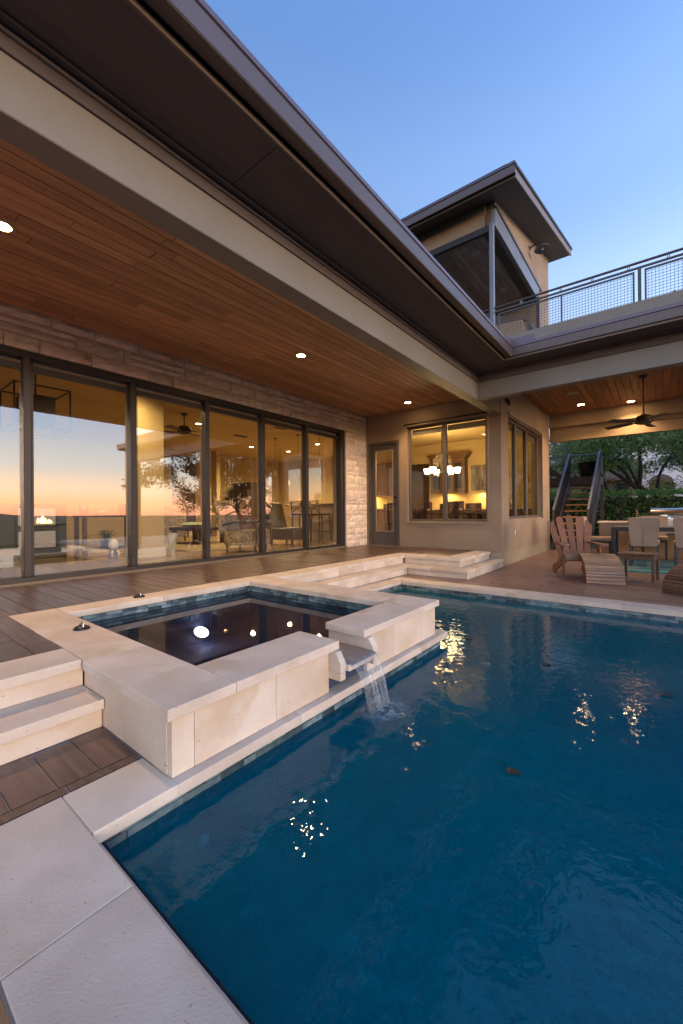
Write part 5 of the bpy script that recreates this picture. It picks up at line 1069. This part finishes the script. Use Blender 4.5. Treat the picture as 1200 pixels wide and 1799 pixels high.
for x, y in ((SXR-0.03, 16.15), (-3.85, 15.35), (-3.85, 16.15), (SXL-0.1, 15.35)): MB().box(x-.05, x+.05, y-.05, y+.05, -0.4, 1.629).build('post', M['darksteel'], os_)
MB().tube([(SXR, 15.25, 2.72), (SXR, 16.15, 2.72), (-3.9, 16.15, 2.72)], 0.025, 8).build('handrail', M['steel'], os_)
for x0, x1 in ((SXR-0.0, SXR+0.012),):
    MB().box(x0, x1, 15.3, 16.1, 2.0, 2.62).build('guard_panel', M['darksteel'], os_)
for k in range(13): MB().box(-3.85+k*0.19, -3.838+k*0.19, 16.14, 16.155, 1.9, 2.70).build('baluster', M['steel'], os_)
# upper flight climbing back to the terrace on the left
for k in range(8): MB().box(-2.75-k*0.27-0.26, -2.75-k*0.27, 15.3, 16.1, 1.90+0.187*(k+1)-0.045, 1.90+0.187*(k+1)).build('tread', M['tread'], os_)
MB().prism([(-2.5, 1.75), (-2.5, 1.95), (-4.9, 3.62), (-4.9, 3.35)], 'y', 15.25, 15.29).build('stringer', M['darksteel'], os_)
MB().bar((-2.45, 15.27, 2.85), (-4.9, 15.27, 4.5), 0.05, 0.05).build('handrail', M['steel'], os_)
for k in range(9): MB().bar((-2.5-k*0.28, 15.27, 1.95+k*0.19), (-2.5-k*0.28, 15.27, 2.86+k*0.19), 0.02, 0.02).build('baluster', M['steel'], os_)
pt = MB().lathe([(0.20, 0), (0.24, 0.1), (0.30, 0.48), (0.32, 0.50), (0.28, 0.50), (0.25, 0.42)], (-1.90, 15.85, 1.902), 20).build('planter_pot', M['black'], None, smooth=40); tag(pt, 'black tapered planter pot standing on the stair landing', 'planter')

# ------------------------------------------------------------------ hedge, fence, trees, neighbour's house
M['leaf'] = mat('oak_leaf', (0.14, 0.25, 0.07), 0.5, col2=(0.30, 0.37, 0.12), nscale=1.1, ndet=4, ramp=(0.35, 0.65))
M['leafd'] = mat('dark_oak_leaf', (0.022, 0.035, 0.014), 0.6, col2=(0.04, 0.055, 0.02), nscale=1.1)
M['hedgeleaf'] = mat('glossy_hedge_leaf', (0.10, 0.25, 0.045), 0.4, col2=(0.22, 0.38, 0.09), nscale=2.5, ndet=5, ramp=(0.35, 0.65))
M['bark'] = mat('grey_oak_bark', (0.06, 0.05, 0.042), 0.95, col2=(0.035, 0.03, 0.026), nscale=5, stretch=(3, 3, 0.7), bump=0.8, bscale=14, bstretch=(3, 3, 0.6))
def leafy(m):          # thin leaves let light through
    t = m.node_tree; p = [n for n in t.nodes if n.type == 'BSDF_PRINCIPLED'][0]; o = [n for n in t.nodes if n.type == 'OUTPUT_MATERIAL'][0]
    tl = t.nodes.new('ShaderNodeBsdfTranslucent'); mx = t.nodes.new('ShaderNodeMixShader'); mx.inputs[0].default_value = 0.45
    t.links.new(p.inputs['Base Color'].links[0].from_socket, tl.inputs[0]); t.links.new(p.outputs[0], mx.inputs[1]); t.links.new(tl.outputs[0], mx.inputs[2]); t.links.new(mx.outputs[0], o.inputs[0])
leafy(M['leaf']); leafy(M['hedgeleaf'])
hedge = thing('hedge', 'trimmed glossy green hedge behind the outdoor kitchen', 'hedge', (1, 17, -0.36))
rr = random.Random(21)
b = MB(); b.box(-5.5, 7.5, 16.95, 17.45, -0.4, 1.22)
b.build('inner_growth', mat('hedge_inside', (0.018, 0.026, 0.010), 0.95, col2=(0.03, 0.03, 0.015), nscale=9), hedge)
b = MB()
for _ in range(15000):
    x = rr.uniform(-5.6, 7.6); f = rr.random()
    lump = 0.09*mnoise.noise(Vector((x*1.3, 0, 1)))
    if f < 0.72: c = Vector((x, 16.82+lump+rr.uniform(-.08, .12)+0.08*mnoise.noise(Vector((x*2, rr.uniform(0, 1), 3))), rr.uniform(-0.35, 1.42)))
    else: c = Vector((x, rr.uniform(16.8, 17.6), 1.40+0.06*mnoise.noise(Vector((x*1.7, 2, 2)))+rr.uniform(-.10, .09)))
    a = Vector((rr.gauss(0, 1), rr.gauss(0, .6), rr.gauss(0, .8))).normalized(); q = a.cross(Vector((rr.gauss(0, 1), rr.gauss(0, 1), rr.gauss(0, 1)))).normalized(); s = rr.uniform(0.03, 0.06)
    b.bm.faces.new([b.bm.verts.new(c+v) for v in (-a*s, q*s*.5, a*s, -q*s*.5)])
b.build('foliage', M['hedgeleaf'], hedge)
fn = thing('metal_fence', 'thin black metal fence running in front of the hedge', 'fence', (0, 16.55, -0.36))
for k in range(7): MB().box(-4.9+k*1.95-.03, -4.9+k*1.95+.03, 16.52, 16.58, -0.4, 1.2).build('post', M['black'], fn)
for z in (0.0, 1.12): MB().box(-5.2, 7.2, 16.54, 16.56, z-.015, z+.015).build('rail', M['black'], fn)

def grow(b, rr, p, d, r, ln, depth, tips, up=0.12, spread=0.75):
    pts, rad = [p.copy()], [r]; n = 4
    for k in range(n):
        d = (d + Vector((rr.gauss(0, .2), rr.gauss(0, .2), rr.gauss(0, .13)+up*0.35))).normalized()
        p = p+d*(ln/n); pts.append(p.copy()); rad.append(r*(1-0.42*(k+1)/n))
        if depth <= 2: tips.append((p.copy(), depth))
    b.tube(pts, rad, 7 if r > .05 else 5, False)
    if depth > 0:
        for _ in range(rr.choice((2, 3, 3)) if depth > 1 else 3):
            nd = (d + Vector((rr.gauss(0, spread), rr.gauss(0, spread), rr.gauss(0.05, .35)))).normalized()
            grow(b, rr, p, nd, rad[-1]*rr.uniform(0.6, 0.82), ln*rr.uniform(0.62, 0.85), depth-1, tips, up, spread)
def oak(label, base, seed, stems, h, leafm, nleaf, lsize=0.055, spread=0.75, ln=1.4, clump=0.5, group='live oak trees', depth=4):
    rr = random.Random(seed); t = thing('oak_tree', label, 'tree', base, group); tips = []; b = MB()
    base = Vector(base)
    for dv, r in stems: grow(b, rr, base.copy()-Vector((0, 0, 0.1)), Vector(dv).normalized(), r, ln, depth, tips, 0.1, spread)
    b.build('trunk', M['bark'], t, smooth=60)
    b = MB(); per = max(1, nleaf//max(1, len(tips)))
    for p, dp in tips:
        if rr.random() < 0.12: continue
        leaf_mesh(b, rr, p, lsize, int(per*rr.uniform(0.4, 1.6)), clump*rr.uniform(.6, 1.2), clump*rr.uniform(.6, 1.2), clump*0.55)
    b.build('crown', leafm, t); return t
oak('spreading live oak with twisting limbs just behind the hedge', (-0.55, 20.0, -0.4), 4, [((-0.75, 0.1, 0.75), 0.17), ((0.35, 0.1, 1.0), 0.20), ((0.95, -0.1, 0.75), 0.15)], 5, M['leaf'], 34000, 0.06, 0.8, 2.2, 0.66)
oak('upright live oak with a bare leaning trunk at the right edge', (0.62, 18.6, -0.4), 12, [((0.05, 0, 1.0), 0.16), ((0.25, 0.1, 0.9), 0.09)], 5, M['leaf'], 24000, 0.055, 0.7, 2.1, 0.6)
oak('live oak standing behind the outdoor stairs', (-4.0, 21.0, -0.4), 9, [((0.5, 0, 0.9), 0.18), ((-0.4, 0.2, 0.9), 0.16)], 5, M['leaf'], 26000, 0.06, 0.8, 2.2, 0.62)
oak('live oak with a thin crown further back behind the hedge', (3.2, 22.0, -0.4), 31, [((-0.4, 0, 0.9), 0.18), ((0.3, 0.2, 0.9), 0.16)], 5, M['leaf'], 26000, 0.06, 0.8, 2.3, 0.62)
# trees out over the valley: seen mirrored in the glass wall
gV = 'oak trees on the valley side, mirrored in the glass'
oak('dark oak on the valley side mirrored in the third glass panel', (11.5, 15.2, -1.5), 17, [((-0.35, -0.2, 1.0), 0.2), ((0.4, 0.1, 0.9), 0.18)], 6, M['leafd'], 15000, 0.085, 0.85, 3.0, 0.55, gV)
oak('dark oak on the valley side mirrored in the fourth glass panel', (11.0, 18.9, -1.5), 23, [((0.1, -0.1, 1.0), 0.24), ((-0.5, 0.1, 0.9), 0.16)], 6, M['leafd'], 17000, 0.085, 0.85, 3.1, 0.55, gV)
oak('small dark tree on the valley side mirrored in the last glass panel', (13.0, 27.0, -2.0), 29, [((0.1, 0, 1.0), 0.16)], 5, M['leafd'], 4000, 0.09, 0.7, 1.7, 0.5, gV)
b = MB(); rr = random.Random(8)
for k in range(70):
    x = rr.uniform(16, 40); y = rr.uniform(2, 60); leaf_mesh(b, rr, Vector((x, y, hz(x, y)+1.6)), 0.22, 110, rr.uniform(1.2, 2.4), rr.uniform(1.2, 2.4), rr.uniform(1.2, 2.6))
sc_ = b.build('valley_scrub', M['leafd'], None); sc_['kind'] = 'stuff'; sc_['label'] = 'dark scrub trees falling away down the valley side'; sc_['category'] = 'scrub'
# fire bowl at the far corner of the pool, mirrored in the leftmost panels
fb = thing('fire_bowl', 'low stone fire bowl with open flames, mirrored in the left glass', 'fire bowl', (8.5, 5.4, -0.32))
MB().box(8.15, 8.85, 4.9, 5.9, -0.32, 0.35, 0.01).build('pedestal', M['limeface'], fb)
MB().box(8.05, 8.95, 4.75, 6.05, 0.352, 0.46, 0.02).build('bowl', M['darksteel'], fb)
b = MB(); rr = random.Random(2); fl = emit('flame', (1.0, 0.40, 0.09), 4.5)
for k in range(14):
    y = 5.20+k*0.034+rr.uniform(-.02, .02); x = 8.5+rr.uniform(-.12, .12); h = rr.uniform(0.16, 0.46)*(1-abs(k-5)/11)
    b.lathe([(0.02, 0.0), (0.05, h*.25), (0.035, h*.6), (0.002, h)], (x, y, 0.461), 8)
b.build('flames', fl, fb, smooth=60)
# neighbour's house
nb = thing('neighbour_house', "neighbour's cream stucco house with brown garage wing behind the trees", 'house', (0, 34, -0.4))
M['cream'] = mat('cream_stucco', (0.88, 0.80, 0.76), 0.9, col2=(0.80, 0.72, 0.68), nscale=0.6)
M['brownst'] = mat('brown_stucco', (0.17, 0.11, 0.075), 0.9)
M['rooftile'] = mat('brown_roof_tile', (0.18, 0.10, 0.07), 0.85, col2=(0.12, 0.07, 0.05), nscale=2)
b = MB(); wall_with_holes(b, 'x', 34, 0.3, -9, 12, -0.5, 9.0, [(-0.55, 0.75, -0.4, 2.6), (4.5, 6, 0.6, 2.2), (-5, -3.6, 5.0, 6.6), (2.4, 3.8, 5.0, 6.6), (7, 8.4, 5, 6.6)]); b.build('wall', M['cream'], nb)
MB().box(-9, 12, 34.3, 40, -0.5, 9).build('rear_body', M['cream'], nb)
ar = [(-0.55, 2.6)] + [(0.10+0.65*math.cos(math.pi-k*math.pi/10), 2.6+0.55*math.sin(k*math.pi/10)) for k in range(11)]
MB().prism(ar[1:], 'y', 33.985, 34.29).build('arch', M['brownst'], nb)
MB().box(-0.56, 0.76, 34.18, 34.29, -0.4, 2.6).build('entry_door', M['brownst'], nb)
for x0, x1, z0, z1 in ((4.5, 6, 0.6, 2.2), (-5, -3.6, 5.0, 6.6), (2.4, 3.8, 5.0, 6.6), (7, 8.4, 5, 6.6)):
    fr_ = MB().box(x0, x1, 34.1, 34.16, z0, z0+.08).box(x0, x1, 34.1, 34.16, z1-.08, z1).box(x0, x0+.08, 34.1, 34.16, z0+.08, z1-.08).box(x1-.08, x1, 34.1, 34.16, z0+.08, z1-.08).build('window', M['darksteel'], nb)
    MB().box(x0+.08, x1-.08, 34.14, 34.15, z0+.08, z1-.08).build('pane', M['black'], fr_)
MB().box(-6.5, -1.30, 30, 33.9, -0.5, 2.75).build('garage_wall', M['brownst'], nb)
MB().prism([(29.5, 2.62), (29.5, 2.8), (33.95, 4.3), (33.95, 4.1)], 'x', -6.9, -0.95).build('garage_roof', M['rooftile'], nb)
MB().box(-2.1, -1.5, 29.96, 30.02, 1.55, 2.45).build('garage_window', M['black'], nb)
MB().box(-9.5, 12.5, 33.3, 40.5, 9.0, 9.3).build('roof', M['rooftile'], nb)
MB().tube([(-1.15, 29.9, 2.7), (-0.85, 30.3, 2.2), (-0.75, 33.8, 1.7), (-0.75, 33.85, -0.4)], 0.06, 6).build('downspout', mat('oxide_red_pipe', (0.12, 0.03, 0.025), 0.5), nb)
